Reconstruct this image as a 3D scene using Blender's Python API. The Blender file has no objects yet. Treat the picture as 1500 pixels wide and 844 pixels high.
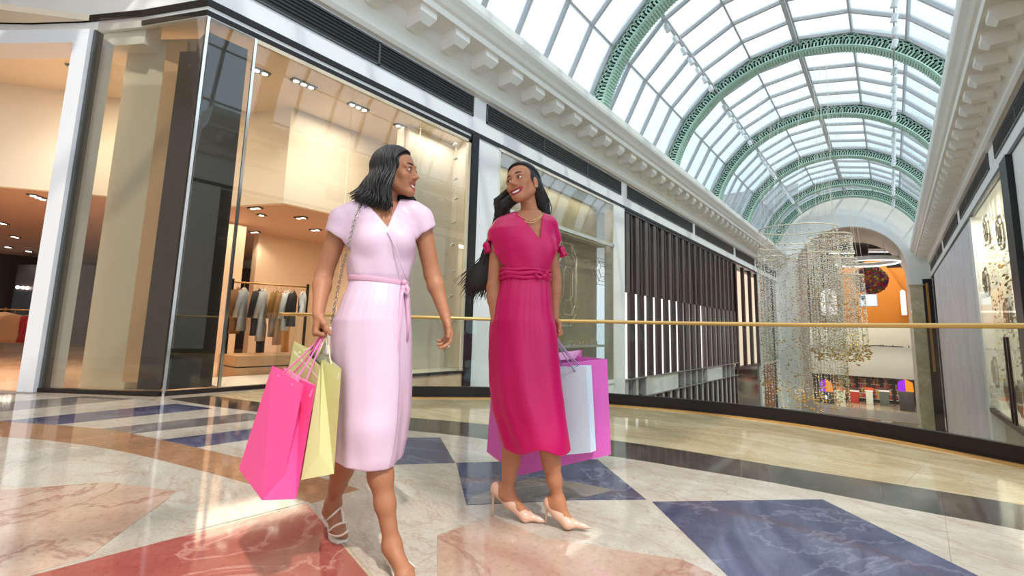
import bpy, bmesh, math, random
import numpy as np
from mathutils import Vector, Matrix
random.seed(7); np.random.seed(7)
SC = bpy.context.scene
COL = SC.collection
# ---------------------------------------------------------------- camera
FPX, CY, YAW, PIT, ROL, EYE = 680.0, 392.8, 0.6842, 0.1312, 0.0265, 0.95
def _axes():
    a, p, r = YAW, PIT, ROL
    f = Vector((-math.sin(a)*math.cos(p), math.cos(a)*math.cos(p), math.sin(p)))
    rt = Vector((math.cos(a), math.sin(a), 0)); up = rt.cross(f)
    return f, rt*math.cos(r)+up*math.sin(r), -rt*math.sin(r)+up*math.cos(r)
CF, CR, CU = _axes()
CAM0 = Vector((0, 0, EYE))
cd = bpy.data.cameras.new('camera'); co = bpy.data.objects.new('camera', cd); COL.objects.link(co)
m = Matrix((CR, CU, -CF)).transposed().to_4x4(); m.translation = CAM0
co.matrix_world = m
cd.sensor_width = 36.0; cd.lens = FPX/1500*36; cd.shift_y = -(422-CY)/1500; cd.clip_start = .02; cd.clip_end = 500
SC.camera = co
# measuring helpers: a pixel of the photograph -> a point of the place on a known plane
def ray(x, y): return CF + CR*((x-750)/FPX) - CU*((y-CY)/FPX)
def onz(x, y, z=0.0): d = ray(x, y); return CAM0 + d*((z-EYE)/d.z)
def onx(x, y, X): d = ray(x, y); return CAM0 + d*(X/d.x)
def ony(x, y, Y): d = ray(x, y); return CAM0 + d*(Y/d.y)
# ---------------------------------------------------------------- world, sun, exposure
w = bpy.data.worlds.new('world'); SC.world = w; w.use_nodes = True
nt = w.node_tree; nt.nodes.clear()
bo = nt.nodes.new('ShaderNodeOutputWorld'); bg = nt.nodes.new('ShaderNodeBackground')
tc = nt.nodes.new('ShaderNodeTexCoord'); sx = nt.nodes.new('ShaderNodeSeparateXYZ'); cr = nt.nodes.new('ShaderNodeValToRGB')
cr.color_ramp.elements[0].position = 0.0; cr.color_ramp.elements[0].color = (.62, .78, .95, 1)
cr.color_ramp.elements[1].position = .75; cr.color_ramp.elements[1].color = (1, 1, 1, 1)
nt.links.new(tc.outputs['Generated'], sx.inputs[0]); nt.links.new(sx.outputs['Z'], cr.inputs[0])
nt.links.new(cr.outputs[0], bg.inputs[0]); nt.links.new(bg.outputs[0], bo.inputs[0])
bg.inputs[1].default_value = 1.55
sd = bpy.data.lights.new('sun', 'SUN'); so = bpy.data.objects.new('sun', sd); COL.objects.link(so)
sd.energy = 2.5; sd.angle = math.radians(1.5); sd.color = (1, .95, .86)
SUN_DIR = Vector((-.68, .34, -1.0)).normalized()      # direction the light travels
so.rotation_euler = SUN_DIR.to_track_quat('-Z', 'Y').to_euler(); so.location = (0, 10, 30)
vs = SC.view_settings; vs.view_transform = 'Standard'; vs.look = 'None'; vs.gamma = 1; vs.use_curve_mapping = False
vs.exposure = 0.2
SC.cycles.max_bounces = 12; SC.cycles.transparent_max_bounces = 24; SC.cycles.diffuse_bounces = 5
SC.cycles.glossy_bounces = 5; SC.cycles.caustics_reflective = False; SC.cycles.caustics_refractive = False
SC.cycles.sample_clamp_indirect = 6.0
# ---------------------------------------------------------------- materials
def srgb(r, g, b):
    f = lambda c: (c/255/12.92) if c/255 <= .04045 else ((c/255+.055)/1.055)**2.4
    return (f(r), f(g), f(b), 1)
def mat(name, col, rough=.5, metal=0, spec=.5, noise=0, nscale=8, bump=0, bscale=60, sheen=0, coat=0, emit=None, estr=1, stretch=None, alpha=None, sss=0):
    mt = bpy.data.materials.new(name); mt.use_nodes = True; n = mt.node_tree; b = n.nodes['Principled BSDF']
    c = srgb(*col); b.inputs['Base Color'].default_value = c; b.inputs['Roughness'].default_value = rough
    b.inputs['Metallic'].default_value = metal; b.inputs['Specular IOR Level'].default_value = spec
    if sheen: b.inputs['Sheen Weight'].default_value = sheen; b.inputs['Sheen Roughness'].default_value = .4
    if coat: b.inputs['Coat Weight'].default_value = coat; b.inputs['Coat Roughness'].default_value = .05
    if sss: b.inputs['Subsurface Weight'].default_value = sss; b.inputs['Subsurface Radius'].default_value = (.012, .005, .003); b.inputs['Subsurface Scale'].default_value = 1
    if emit: b.inputs['Emission Color'].default_value = srgb(*emit); b.inputs['Emission Strength'].default_value = estr
    if noise or bump:
        t = n.nodes.new('ShaderNodeTexCoord'); src = t.outputs['Object']
        if stretch:
            mp = n.nodes.new('ShaderNodeMapping'); mp.inputs['Scale'].default_value = stretch; n.links.new(src, mp.inputs[0]); src = mp.outputs[0]
    if noise:
        nz = n.nodes.new('ShaderNodeTexNoise'); nz.inputs['Scale'].default_value = nscale; nz.inputs['Detail'].default_value = 5
        n.links.new(src, nz.inputs['Vector'])
        mx = n.nodes.new('ShaderNodeMix'); mx.data_type = 'RGBA'; mx.inputs['A'].default_value = tuple(x*(1-noise) for x in c[:3])+(1,); mx.inputs['B'].default_value = tuple(min(1, x*(1+noise)) for x in c[:3])+(1,)
        n.links.new(nz.outputs['Fac'], mx.inputs['Factor']); n.links.new(mx.outputs['Result'], b.inputs['Base Color'])
    if bump:
        nb = n.nodes.new('ShaderNodeTexNoise'); nb.inputs['Scale'].default_value = bscale; nb.inputs['Detail'].default_value = 3
        bp = n.nodes.new('ShaderNodeBump'); bp.inputs['Strength'].default_value = bump; bp.inputs['Distance'].default_value = .01
        n.links.new(src, nb.inputs['Vector']); n.links.new(nb.outputs['Fac'], bp.inputs['Height']); n.links.new(bp.outputs[0], b.inputs['Normal'])
    return mt
def marble(name, c1, c2, vein, scale=1.6, vscale=.9, vamt=.8, rough=.07, stretch=(1, 1, 1), spec=.6):
    """polished stone: two cloudy tones and thin veins"""
    mt = bpy.data.materials.new(name); mt.use_nodes = True; n = mt.node_tree; b = n.nodes['Principled BSDF']
    b.inputs['Roughness'].default_value = rough; b.inputs['Specular IOR Level'].default_value = spec
    t = n.nodes.new('ShaderNodeTexCoord'); mp = n.nodes.new('ShaderNodeMapping'); mp.inputs['Scale'].default_value = stretch
    mp.inputs['Rotation'].default_value = (0, 0, random.uniform(0, 3)); n.links.new(t.outputs['Object'], mp.inputs[0])
    n1 = n.nodes.new('ShaderNodeTexNoise'); n1.inputs['Scale'].default_value = scale; n1.inputs['Detail'].default_value = 8; n1.inputs['Roughness'].default_value = .65; n1.inputs['Distortion'].default_value = .8
    n2 = n.nodes.new('ShaderNodeTexNoise'); n2.inputs['Scale'].default_value = vscale; n2.inputs['Detail'].default_value = 7; n2.inputs['Roughness'].default_value = .6; n2.inputs['Distortion'].default_value = 1.6
    n3 = n.nodes.new('ShaderNodeTexNoise'); n3.inputs['Scale'].default_value = 38; n3.inputs['Detail'].default_value = 4
    for q in (n1, n2, n3): n.links.new(mp.outputs[0], q.inputs['Vector'])
    r1 = n.nodes.new('ShaderNodeValToRGB'); r1.color_ramp.elements[0].position = .36; r1.color_ramp.elements[1].position = .64
    r1.color_ramp.elements[0].color = srgb(*c1); r1.color_ramp.elements[1].color = srgb(*c2)
    n.links.new(n1.outputs['Fac'], r1.inputs[0])
    s = n.nodes.new('ShaderNodeMath'); s.operation = 'SUBTRACT'; s.inputs[1].default_value = .5; n.links.new(n2.outputs['Fac'], s.inputs[0])
    ab = n.nodes.new('ShaderNodeMath'); ab.operation = 'ABSOLUTE'; n.links.new(s.outputs[0], ab.inputs[0])
    r2 = n.nodes.new('ShaderNodeValToRGB'); r2.color_ramp.elements[0].position = 0; r2.color_ramp.elements[0].color = (vamt,)*3+(1,)
    r2.color_ramp.elements[1].position = .022; r2.color_ramp.elements[1].color = (0, 0, 0, 1); n.links.new(ab.outputs[0], r2.inputs[0])
    mx = n.nodes.new('ShaderNodeMix'); mx.data_type = 'RGBA'; mx.inputs['B'].default_value = srgb(*vein)
    n.links.new(r1.outputs[0], mx.inputs['A']); n.links.new(r2.outputs[0], mx.inputs['Factor'])
    m2 = n.nodes.new('ShaderNodeMix'); m2.data_type = 'RGBA'; m2.blend_type = 'MULTIPLY'; m2.inputs['Factor'].default_value = .35
    r3 = n.nodes.new('ShaderNodeValToRGB'); r3.color_ramp.elements[0].position = .3; r3.color_ramp.elements[0].color = (.55, .52, .5, 1); r3.color_ramp.elements[1].position = .5; r3.color_ramp.elements[1].color = (1, 1, 1, 1)
    n.links.new(n3.outputs['Fac'], r3.inputs[0]); n.links.new(mx.outputs['Result'], m2.inputs['A']); n.links.new(r3.outputs[0], m2.inputs['B'])
    n.links.new(m2.outputs['Result'], b.inputs['Base Color'])
    return mt
def glass(name, tint=(255, 255, 255), refl=1.5, haze=0.0, hazecol=(235, 240, 245), rough=.01, graze=.9):
    """thin pane: clear transmission with a Fresnel reflection, optionally a little milky"""
    mt = bpy.data.materials.new(name); mt.use_nodes = True; n = mt.node_tree; n.nodes.clear()
    o = n.nodes.new('ShaderNodeOutputMaterial'); tr = n.nodes.new('ShaderNodeBsdfTransparent'); gl = n.nodes.new('ShaderNodeBsdfGlossy')
    f0 = ((refl-1)/(refl+1))**2      # Schlick reflectance, the same from both sides of the pane
    lw = n.nodes.new('ShaderNodeLayerWeight'); lw.inputs['Blend'].default_value = .5
    pw = n.nodes.new('ShaderNodeMath'); pw.operation = 'POWER'; pw.inputs[1].default_value = 4.0; n.links.new(lw.outputs['Facing'], pw.inputs[0])
    fr = n.nodes.new('ShaderNodeMapRange'); fr.inputs['To Min'].default_value = f0; fr.inputs['To Max'].default_value = graze; n.links.new(pw.outputs[0], fr.inputs['Value'])
    mx = n.nodes.new('ShaderNodeMixShader')
    tr.inputs[0].default_value = srgb(*tint); gl.inputs['Roughness'].default_value = rough
    base = tr.outputs[0]
    if haze:
        df = n.nodes.new('ShaderNodeBsdfTranslucent'); df.inputs[0].default_value = srgb(*hazecol); m0 = n.nodes.new('ShaderNodeMixShader'); m0.inputs[0].default_value = haze
        n.links.new(tr.outputs[0], m0.inputs[1]); n.links.new(df.outputs[0], m0.inputs[2]); base = m0.outputs[0]
    n.links.new(fr.outputs[0], mx.inputs[0]); n.links.new(base, mx.inputs[1]); n.links.new(gl.outputs[0], mx.inputs[2]); n.links.new(mx.outputs[0], o.inputs[0])
    return mt
def lamp_mat(name, col, s):
    mt = bpy.data.materials.new(name); mt.use_nodes = True; n = mt.node_tree; n.nodes.clear()
    o = n.nodes.new('ShaderNodeOutputMaterial'); e = n.nodes.new('ShaderNodeEmission'); e.inputs[0].default_value = srgb(*col); e.inputs[1].default_value = s
    n.links.new(e.outputs[0], o.inputs[0]); return mt
# ---------------------------------------------------------------- mesh building
class MB:
    def __init__(s): s.v = []; s.f = []; s.mi = []; s.sm = []
    def add(s, vs, fs, mi=0, smooth=False):
        o = len(s.v); s.v += [tuple(v) for v in vs]; s.f += [tuple(i+o for i in f) for f in fs]; s.mi += [mi]*len(fs); s.sm += [smooth]*len(fs); return s
    def box(s, a, b, mi=0):
        x0, y0, z0 = a; x1, y1, z1 = b
        return s.add([(x0,y0,z0),(x1,y0,z0),(x1,y1,z0),(x0,y1,z0),(x0,y0,z1),(x1,y0,z1),(x1,y1,z1),(x0,y1,z1)],
                     [(0,3,2,1),(4,5,6,7),(0,1,5,4),(1,2,6,5),(2,3,7,6),(3,0,4,7)], mi)
    def obox(s, c, ax, ay, az, mi=0):   # centre, half-axis vectors
        c, ax, ay, az = map(Vector, (c, ax, ay, az))
        return s.add([c-ax-ay-az, c+ax-ay-az, c+ax+ay-az, c-ax+ay-az, c-ax-ay+az, c+ax-ay+az, c+ax+ay+az, c-ax+ay+az],
                     [(0,3,2,1),(4,5,6,7),(0,1,5,4),(1,2,6,5),(2,3,7,6),(3,0,4,7)], mi)
    def bar(s, p, q, w, t, up=(0,0,1), mi=0):
        p, q, up = Vector(p), Vector(q), Vector(up); d = (q-p); L = d.length; d.normalize(); sd_ = d.cross(up)
        if sd_.length < 1e-6: sd_ = d.cross(Vector((1,0,0)))
        sd_.normalize(); u = sd_.cross(d)
        return s.obox((p+q)/2, d*L/2, sd_*w/2, u*t/2, mi)
    def prism(s, poly, lo, hi, axis='z', mi=0):
        n = len(poly); f = {'z': lambda p, h: (p[0], p[1], h), 'x': lambda p, h: (h, p[0], p[1]), 'y': lambda p, h: (p[0], h, p[1])}[axis]
        vs = [f(p, lo) for p in poly]+[f(p, hi) for p in poly]
        fs = [tuple(range(n))[::-1], tuple(range(n, 2*n))]+[(i, (i+1) % n, n+(i+1) % n, n+i) for i in range(n)]
        return s.add(vs, fs, mi)
    def tube(s, pts, r, seg=6, mi=0, cap=True, smooth=True, closed=False):
        pts = [Vector(p) for p in pts]; n = len(pts); rs = r if hasattr(r, '__len__') else [r]*n
        T = []
        for i in range(n):
            a = pts[(i-1) % n] if (closed or i > 0) else pts[i]; b = pts[(i+1) % n] if (closed or i < n-1) else pts[i]
            t = b-a; T.append(t.normalized() if t.length > 1e-9 else Vector((0,0,1)))
        u = T[0].orthogonal().normalized(); vs = []
        for i in range(n):
            u = (u-T[i]*u.dot(T[i])); u = u.normalized() if u.length > 1e-6 else T[i].orthogonal().normalized(); v = T[i].cross(u)
            for k in range(seg):
                a = 2*math.pi*k/seg; vs.append(pts[i]+(u*math.cos(a)+v*math.sin(a))*rs[i])
        fs = [(i*seg+k, i*seg+(k+1) % seg, ((i+1) % n)*seg+(k+1) % seg, ((i+1) % n)*seg+k) for i in range(n if closed else n-1) for k in range(seg)]
        if cap and not closed: fs += [tuple(range(seg))[::-1], tuple(range((n-1)*seg, n*seg))]
        return s.add(vs, fs, mi, smooth)
    def lathe(s, prof, c=(0,0,0), seg=16, mi=0, smooth=True):   # prof [(r,z)]
        c = Vector(c); n = len(prof)
        vs = [c+Vector((r*math.cos(2*math.pi*k/seg), r*math.sin(2*math.pi*k/seg), z)) for r, z in prof for k in range(seg)]
        fs = [(i*seg+k, i*seg+(k+1) % seg, (i+1)*seg+(k+1) % seg, (i+1)*seg+k) for i in range(n-1) for k in range(seg)]
        if prof[0][0] > 1e-5: fs.append(tuple(range(seg))[::-1])
        if prof[-1][0] > 1e-5: fs.append(tuple(range((n-1)*seg, n*seg)))
        return s.add(vs, fs, mi, smooth)
    def ball(s, c, r, seg=10, rings=6, mi=0, sc=(1,1,1)):
        c = Vector(c); vs = [c+Vector((0,0,-r*sc[2]))]
        for i in range(1, rings):
            a = -math.pi/2+math.pi*i/rings
            for k in range(seg):
                b = 2*math.pi*k/seg; vs.append(c+Vector((r*sc[0]*math.cos(a)*math.cos(b), r*sc[1]*math.cos(a)*math.sin(b), r*sc[2]*math.sin(a))))
        vs.append(c+Vector((0,0,r*sc[2]))); fs = []
        for k in range(seg): fs.append((0, 1+(k+1) % seg, 1+k)); fs.append((len(vs)-1, 1+(rings-2)*seg+k, 1+(rings-2)*seg+(k+1) % seg))
        for i in range(rings-2):
            for k in range(seg): fs.append((1+i*seg+k, 1+i*seg+(k+1) % seg, 1+(i+1)*seg+(k+1) % seg, 1+(i+1)*seg+k))
        return s.add(vs, fs, mi, True)
    def sweep(s, path, prof, up=(0,0,1), mi=0, closed_prof=True, smooth=False):
        """prof [(out, up)] swept along path; out = right-hand side of the direction of travel"""
        path = [Vector(p) for p in path]; n = len(path); m_ = len(prof); vs = []
        for i in range(n):
            d1 = (path[i]-path[i-1]).normalized() if i > 0 else None; d2 = (path[i+1]-path[i]).normalized() if i < n-1 else None
            d = ((d1 or d2)+(d2 or d1)).normalized(); k = 1/max(.4, d.dot(d1 or d2)); side = d.cross(Vector(up)).normalized()
            for o, z in prof: vs.append(path[i]+side*o*k+Vector(up)*z)
        fs = []
        for i in range(n-1):
            for j in range(m_ if closed_prof else m_-1):
                j2 = (j+1) % m_; fs.append((i*m_+j, i*m_+j2, (i+1)*m_+j2, (i+1)*m_+j))
        if closed_prof: fs += [tuple(range(m_)), tuple(range((n-1)*m_, n*m_))[::-1]]
        return s.add(vs, fs, mi, smooth)
    def build(s, name, mats, parent=None, loc=None, fix=True):
        me = bpy.data.meshes.new(name)
        base = Vector(loc) if loc is not None else Vector((0,0,0))
        off = base
        if parent is not None: off = wloc(parent)+base if loc is None else Vector(loc)
        me.from_pydata([(v[0]-off.x, v[1]-off.y, v[2]-off.z) for v in s.v], [], s.f)
        for mt in (mats if isinstance(mats, (list, tuple)) else [mats]): me.materials.append(mt)
        me.polygons.foreach_set('material_index', s.mi); me.polygons.foreach_set('use_smooth', s.sm); me.update()
        if fix:
            bm = bmesh.new(); bm.from_mesh(me); bmesh.ops.recalc_face_normals(bm, faces=bm.faces[:]); bm.to_mesh(me); bm.free()
        o = bpy.data.objects.new(name, me); COL.objects.link(o)
        if parent is not None:
            o.parent = parent
            if loc is not None: o.location = Vector(loc)-wloc(parent)
        else: o.location = off
        return o
def wloc(o):
    v = Vector(o.location)
    while o.parent: o = o.parent; v += o.location
    return v
def thing(name, label, cat, loc=(0,0,0), group=None):
    o = bpy.data.objects.new(name, None); COL.objects.link(o); o.location = loc; o.empty_display_size = .1
    return tag(o, label, cat, group)
def tag(o, label, cat, group=None):
    o['label'] = label; o['category'] = cat
    if group: o['group'] = group
    return o
def struct(o): o['kind'] = 'structure'; return o
def stuff(o): o['kind'] = 'stuff'; return o
def inst(o, parent, loc=None, rot=None, name=None, scale=None):
    c = o.copy(); COL.objects.link(c); c.parent = parent
    if name: c.name = name
    if loc is not None: c.location = loc
    if rot is not None: c.rotation_euler = rot
    if scale is not None: c.scale = scale
    return c
def copy_thing(o, loc, label=None, rotz=None, parent=None, group=None):
    c = o.copy(); COL.objects.link(c); c.location = loc
    if parent is not None: c.parent = parent
    if rotz is not None: c.rotation_euler = (0, 0, rotz)
    if label: c['label'] = label
    if group: c['group'] = group
    for ch in list(o.children):
        d = ch.copy(); COL.objects.link(d); d.parent = c
        for g in list(ch.children):
            e = g.copy(); COL.objects.link(e); e.parent = d
    return c
def bevel(o, wd=.005, seg=2):
    md = o.modifiers.new('bevel', 'BEVEL'); md.width = wd; md.segments = seg; md.limit_method = 'ANGLE'; md.angle_limit = .7; return o
# ================================================================ the setting
XL, XR, YE, ZG = -7.2, 2.45, 44.2, -5.2        # left and right shopfronts, end wall, ground floor level
VC, VS, VR = -2.376, 7.11, 4.71                # vault axis, spring height, rib radius
def catmull(pts, n=6):
    P = [Vector(p) for p in pts]; P = [2*P[0]-P[1]]+P+[2*P[-1]-P[-2]]; out = []
    for i in range(1, len(P)-2):
        for k in range(n):
            t = k/n; a, b, c, d = P[i-1:i+3]
            out.append(.5*((2*b)+(c-a)*t+(2*a-5*b+4*c-d)*t*t+(3*b-a-3*c+d)*t**3))
    return out+[P[-2]]
M_white = mat('white_plaster', (244, 243, 240), .55, noise=.03, nscale=3)
M_cornice = mat('cornice_plaster', (243, 240, 231), .6, noise=.03, nscale=2)
M_dark = mat('dark_bronze', (38, 33, 32), .35, metal=.4)
M_black = mat('black_metal', (30, 31, 33), .4, metal=.3)
M_grille = mat('grille_metal', (92, 94, 94), .4, metal=.5)
M_grout = mat('grout', (120, 108, 98), .4)
M_cream = marble('cream_marble', (178, 160, 140), (190, 176, 158), (150, 118, 104), 1.1, .55, .7)
M_pinkm = marble('rosy_marble', (172, 138, 118), (192, 168, 150), (140, 84, 72), 1.4, .7, .6)
M_red = marble('red_marble', (150, 74, 68), (166, 92, 82), (214, 160, 146), 1.5, 1.3, .55)
M_blue = marble('blue_marble', (58, 57, 84), (84, 83, 110), (140, 140, 158), 1.8, .8, .35)
M_grey = marble('grey_marble', (98, 92, 92), (124, 117, 114), (168, 160, 150), 1.6, .9, .4)
M_wm = marble('white_marble', (194, 186, 174), (174, 164, 150), (160, 128, 114), 1.5, 1.1, .45, stretch=(1, 2.2, 1))
M_onyx = marble('onyx', (174, 156, 120), (200, 186, 154), (172, 134, 84), 1.2, 1.2, .5, stretch=(1, 2.6, 1))
M_band = marble('brown_black_marble', (58, 50, 46), (78, 68, 62), (120, 104, 92), 2.2, 1.2, .4)
M_orange = marble('tan_marble', (146, 104, 76), (166, 126, 96), (140, 96, 70), 1.6, 1.3, .5)
M_olive = marble('olive_marble', (196, 184, 138), (222, 212, 176), (160, 146, 100), 1.2, .8, .4)
M_clear = glass('clear_glass', (244, 248, 246), 1.45)
M_shopglass = glass('shop_glass', (238, 237, 232), 1.75, graze=.75); M_arglass = glass('clear_shop_glass', (244, 244, 240), 1.3, graze=.3)
M_rail = mat('brass_rail', (216, 176, 108), .3, metal=.55)
# ---- balcony floor: slab, then inlaid stone slabs as parts
rail_ctrl = [(-7.16,3.26,0), (-6.6,3.36,0), (-5.9,3.66,0), (-5.15,4.17,0), (-4.4,4.97,0), (-3.7,5.42,0), (-2.9,5.75,0), (-2.1,6.0,0), (-1.3,6.1,0), (-.6,6.05,0), (.1,5.83,0), (.75,5.5,0), (1.4,5.02,0), (1.95,4.4,0), (2.43,3.6,0)]
rail = catmull(rail_ctrl, 5)
edge = [(p.x, p.y) for p in rail]
outer = []
for i, p in enumerate(rail):
    d = (rail[min(i+1, len(rail)-1)]-rail[max(i-1, 0)]).normalized(); outer.append((p.x-d.y*.14, p.y+d.x*.14))
outer = [(max(XL, min(XR, x)), y) for x, y in outer]; outer[0] = (XL, outer[0][1]); outer[-1] = (XR, outer[-1][1])
b = MB(); b.prism([(XL, 1.9), (-8.85, .74), (-11.0, -.8), (-11, -6), (XR, -6)]+outer[::-1], -.45, -.003)
floor = struct(b.build('floor', M_grout))
slab_n = [0]
def slab(poly, mt, top, gap=.0012):
    """one stone slab of the balcony floor, its own object; poly in metres, shrunk by half a joint"""
    P = [Vector((q[0], q[1], 0)) for q in poly]; c = sum(P, Vector())/len(P)
    P = [q+(c-q).normalized()*gap for q in P]
    b = MB(); b.prism([(q.x, q.y) for q in P], -.003, top)
    o = b.build('stone_slab', mt, floor); return o
def gp(*px): return [(onz(x, y).x, onz(x, y).y) for x, y in px]
# base slabs (cream), a grid of large stones under the inlays
for i in range(5):
    for j in range(5):
        x0, x1 = -11+i*2.69, -11+(i+1)*2.69; y0, y1 = -6+j*1.75, -6+(j+1)*1.75
        if x0 > -8.4 or y1 < -1.5 : slab([(x0, y0), (x1, y0), (x1, y1), (x0, y1)], M_cream if (i+j) % 2 else M_wm, -.002)
up_px = [(587.5,610.5), (717,621), (897,646), (1000,660), (1151,685), (1235,698), (1336,713), (1500,738)]
UP = catmull([(-6.9,2.35,0), (-6.1,2.55,0), (-5.2,2.8,0)]+[(-4.1,3.23,0), (-3.2,3.6,0), (-1.97,3.9,0), (-1.39,4.0,0), (-.66,4.06,0), (0,4.14,0), (.55,4.18,0), (1.4,4.15,0), (2.4,3.9,0)], 3)
LO = catmull([(-6.9,1.9,0), (-6.0,2.1,0), (-5.0,2.4,0)]+[(-3.61,2.84,0), (-3.01,3.07,0), (-1.74,3.41,0), (-1.22,3.5,0), (-.66,3.58,0), (0,3.6,0), (.5,3.63,0), (1.4,3.6,0), (2.4,3.4,0)], 3)
def strip(A, B, mt, top, n):
    k = max(1, len(A)//n)
    for i in range(0, len(A)-1, k):
        a = A[i:i+k+1]; bb = B[i:i+k+1]
        if len(a) > 1: slab([(p[0], p[1]) for p in a]+[(p[0], p[1]) for p in bb[::-1]], mt, top)
n_ = min(len(UP), len(rail))
RL = [Vector(outer[min(len(outer)-1, round(i*(len(outer)-1)/(len(UP)-1)))]).to_3d() for i in range(len(UP))]
strip(UP, RL, M_onyx, -.001, 5)
strip(LO, UP, M_band, -.001, 6)
# ground between LO and the woman area: white/pink stone
low = [Vector((p.x*.93-.05, p.y-1.5-.25*abs(p.x+1), 0)) for p in LO]
strip(low, LO, M_wm, -.0012, 6)
# left fan: tan ring, purple and white alternating stones next to the shop
OU = catmull([(-9.5,-1.6,0), (-7.6,-.25,0), (-6.35,.48,0), (-5.39,1.02,0), (-4.6,1.25,0), (-3.69,1.46,0), (-2.9,1.62,0), (-2.3,1.7,0)], 4)
OL = catmull([(-8.2,-1.9,0), (-6.6,-.35,0), (-5.54,.43,0), (-4.97,.74,0), (-4.36,.97,0), (-3.61,1.16,0), (-3.0,1.29,0), (-2.35,1.4,0)], 4)
strip(OL, OU, M_orange, -.0004, 5)
OU2 = catmull([(-10.6,-.75,0), (-8.6,.62,0), (-7.3,1.55,0), (-6.0,2.0,0), (-5.0,2.28,0), (-4.2,2.55,0), (-3.5,2.8,0), (-2.9,3.0,0)], 4)
fan = [M_blue, M_wm, M_grey, M_wm, M_blue, M_wm, M_grey, M_wm, M_blue, M_wm, M_grey, M_wm, M_blue, M_wm]
L2 = len(OU)-1
for i in range(10):
    a0, a1 = i/14, (i+1)/14
    def on(Cv, t): k = min(len(Cv)-1.001, max(0, t*(len(Cv)-1))); j = int(k); return Cv[j].lerp(Cv[j+1], k-j)
    q = [on(OU, a0), on(OU, a1), on(OU2, a1+.09), on(OU2, a0+.09)]
    slab([(p.x, p.y) for p in q], fan[i], -.0003)
# foreground inlays read off the photograph
slab(gp((20,850), (450,738), (545,850), (640,1000), (-200,1000)), M_red, .0004)
slab(gp((955,735), (1205,731.6), (1434,844), (1560,905), (1120,905), (1066,844)), M_blue, .0006)
slab(gp((668,678), (875,673), (947,732), (841,733), (683,740)), M_blue, .0005)
slab(gp((690,728), (780,700), (842,706), (900,718), (841,732.5), (684,739.5)), M_grey, .0009)
slab(gp((567,641), (645,641), (666.5,678), (567,681), (520,672)), M_blue, .0003)
slab(gp((640,785), (720,755), (800,790), (1000,820), (1065,850), (1100,905), (700,905), (640,845)), M_pinkm, .0003)
slab(gp((-300,740), (160,706), (260,720), (130,815), (20,848), (-400,1000)), M_pinkm, -.0002)
slab(gp((160,706), (340,716), (448,736), (135,815), (262,720)), M_wm, .0001)
slab(gp((455,738), (620,690), (683,742), (720,753), (640,785), (640,850), (552,850)), M_wm, -.0001)
# fascia of the slab edge
b = MB(); b.sweep([(x, y, 0) for x, y in outer], [(-.06, -.003), (.0, -.003), (.0, -.62), (-.06, -.62)]); struct(b.build('trim_1', M_white))
# ---- ground floor of the atrium
b = MB(); b.box((-22, -7, ZG-.2), (XR+6, 95, ZG)); struct(b.build('floor', marble('ground_floor_stone', (168, 154, 132), (186, 172, 150), (140, 124, 100), .5, .4, .4)))
# ---- left shopfront wall: frieze, trims, cornice
pathL = [(-13.2, -3.2, 0), (-11, -.5, 0), (-9.9, .38, 0), (-9.16, .88, 0), (-8.25, 1.4, 0), (XL, 1.9, 0), (XL, 12, 0), (XL, 28, 0), (XL, YE, 0)]
b = MB(); b.sweep(pathL, [(-.35, 5.45), (0, 5.45), (0, 6.33), (-.35, 6.33)])
wall_left = b
prof_c = [(-.35, 6.33), (.1, 6.33), (.16, 6.40), (.16, 6.46), (.1, 6.5), (.11, 6.62), (.17, 6.76), (.25, 6.86), (.28, 7.0), (.78, 7.0), (.8, 7.12), (.86, 7.16), (.92, 7.24), (1.02, 7.34), (1.045, 7.41), (1.06, 7.56), (-.35, 7.6)]
corL = MB(); corL.sweep(pathL, prof_c); trimL = struct(corL.build('trim_2', M_cornice))
pathR = [(XR, YE, 0), (XR, 20, 0), (XR, 4.6, 0)]
corR = MB(); corR.sweep(pathR, prof_c); trimR = struct(corR.build('trim_3', M_cornice))
bk = MB()   # one bracket block of the cornice, chamfered below
bk.add([(-.2,-.25,.02), (.2,-.25,.02), (.2,.24,.02), (-.2,.24,.02), (-.2,-.25,-.13), (.2,-.25,-.13), (.2,.24,-.13), (-.2,.24,-.13), (-.12,-.25,-.27), (.12,-.25,-.27), (.12,.12,-.27), (-.12,.12,-.27)],
       [(0,1,2,3), (0,1,5,4), (1,2,6,5), (2,3,7,6), (3,0,4,7), (4,5,9,8), (5,6,10,9), (6,7,11,10), (7,4,8,11), (8,9,10,11)])
b0 = bk.build('bracket', M_cornice, trimL)
def place_br(first, par, X, y, rz):
    o = first if first is not None else inst(b0, par); o.parent = par; o.location = (X, y, 7.0); o.rotation_euler = (0, 0, rz); return o
for k in range(46): place_br(b0 if k == 0 else None, trimL, XL+.47, 2.5+.915*k, -math.pi/2)
for k in range(43): place_br(None, trimR, XR-.47, 5.2+.915*k, math.pi/2)
for k, t in enumerate((.12, .3, .5, .7, .9)):      # curved corner
    p = Vector(pathL[1]).lerp(Vector(pathL[5]), t); place_br(None, trimL, p.x+.26, p.y-.36, math.atan2(-.81, .58))
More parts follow.
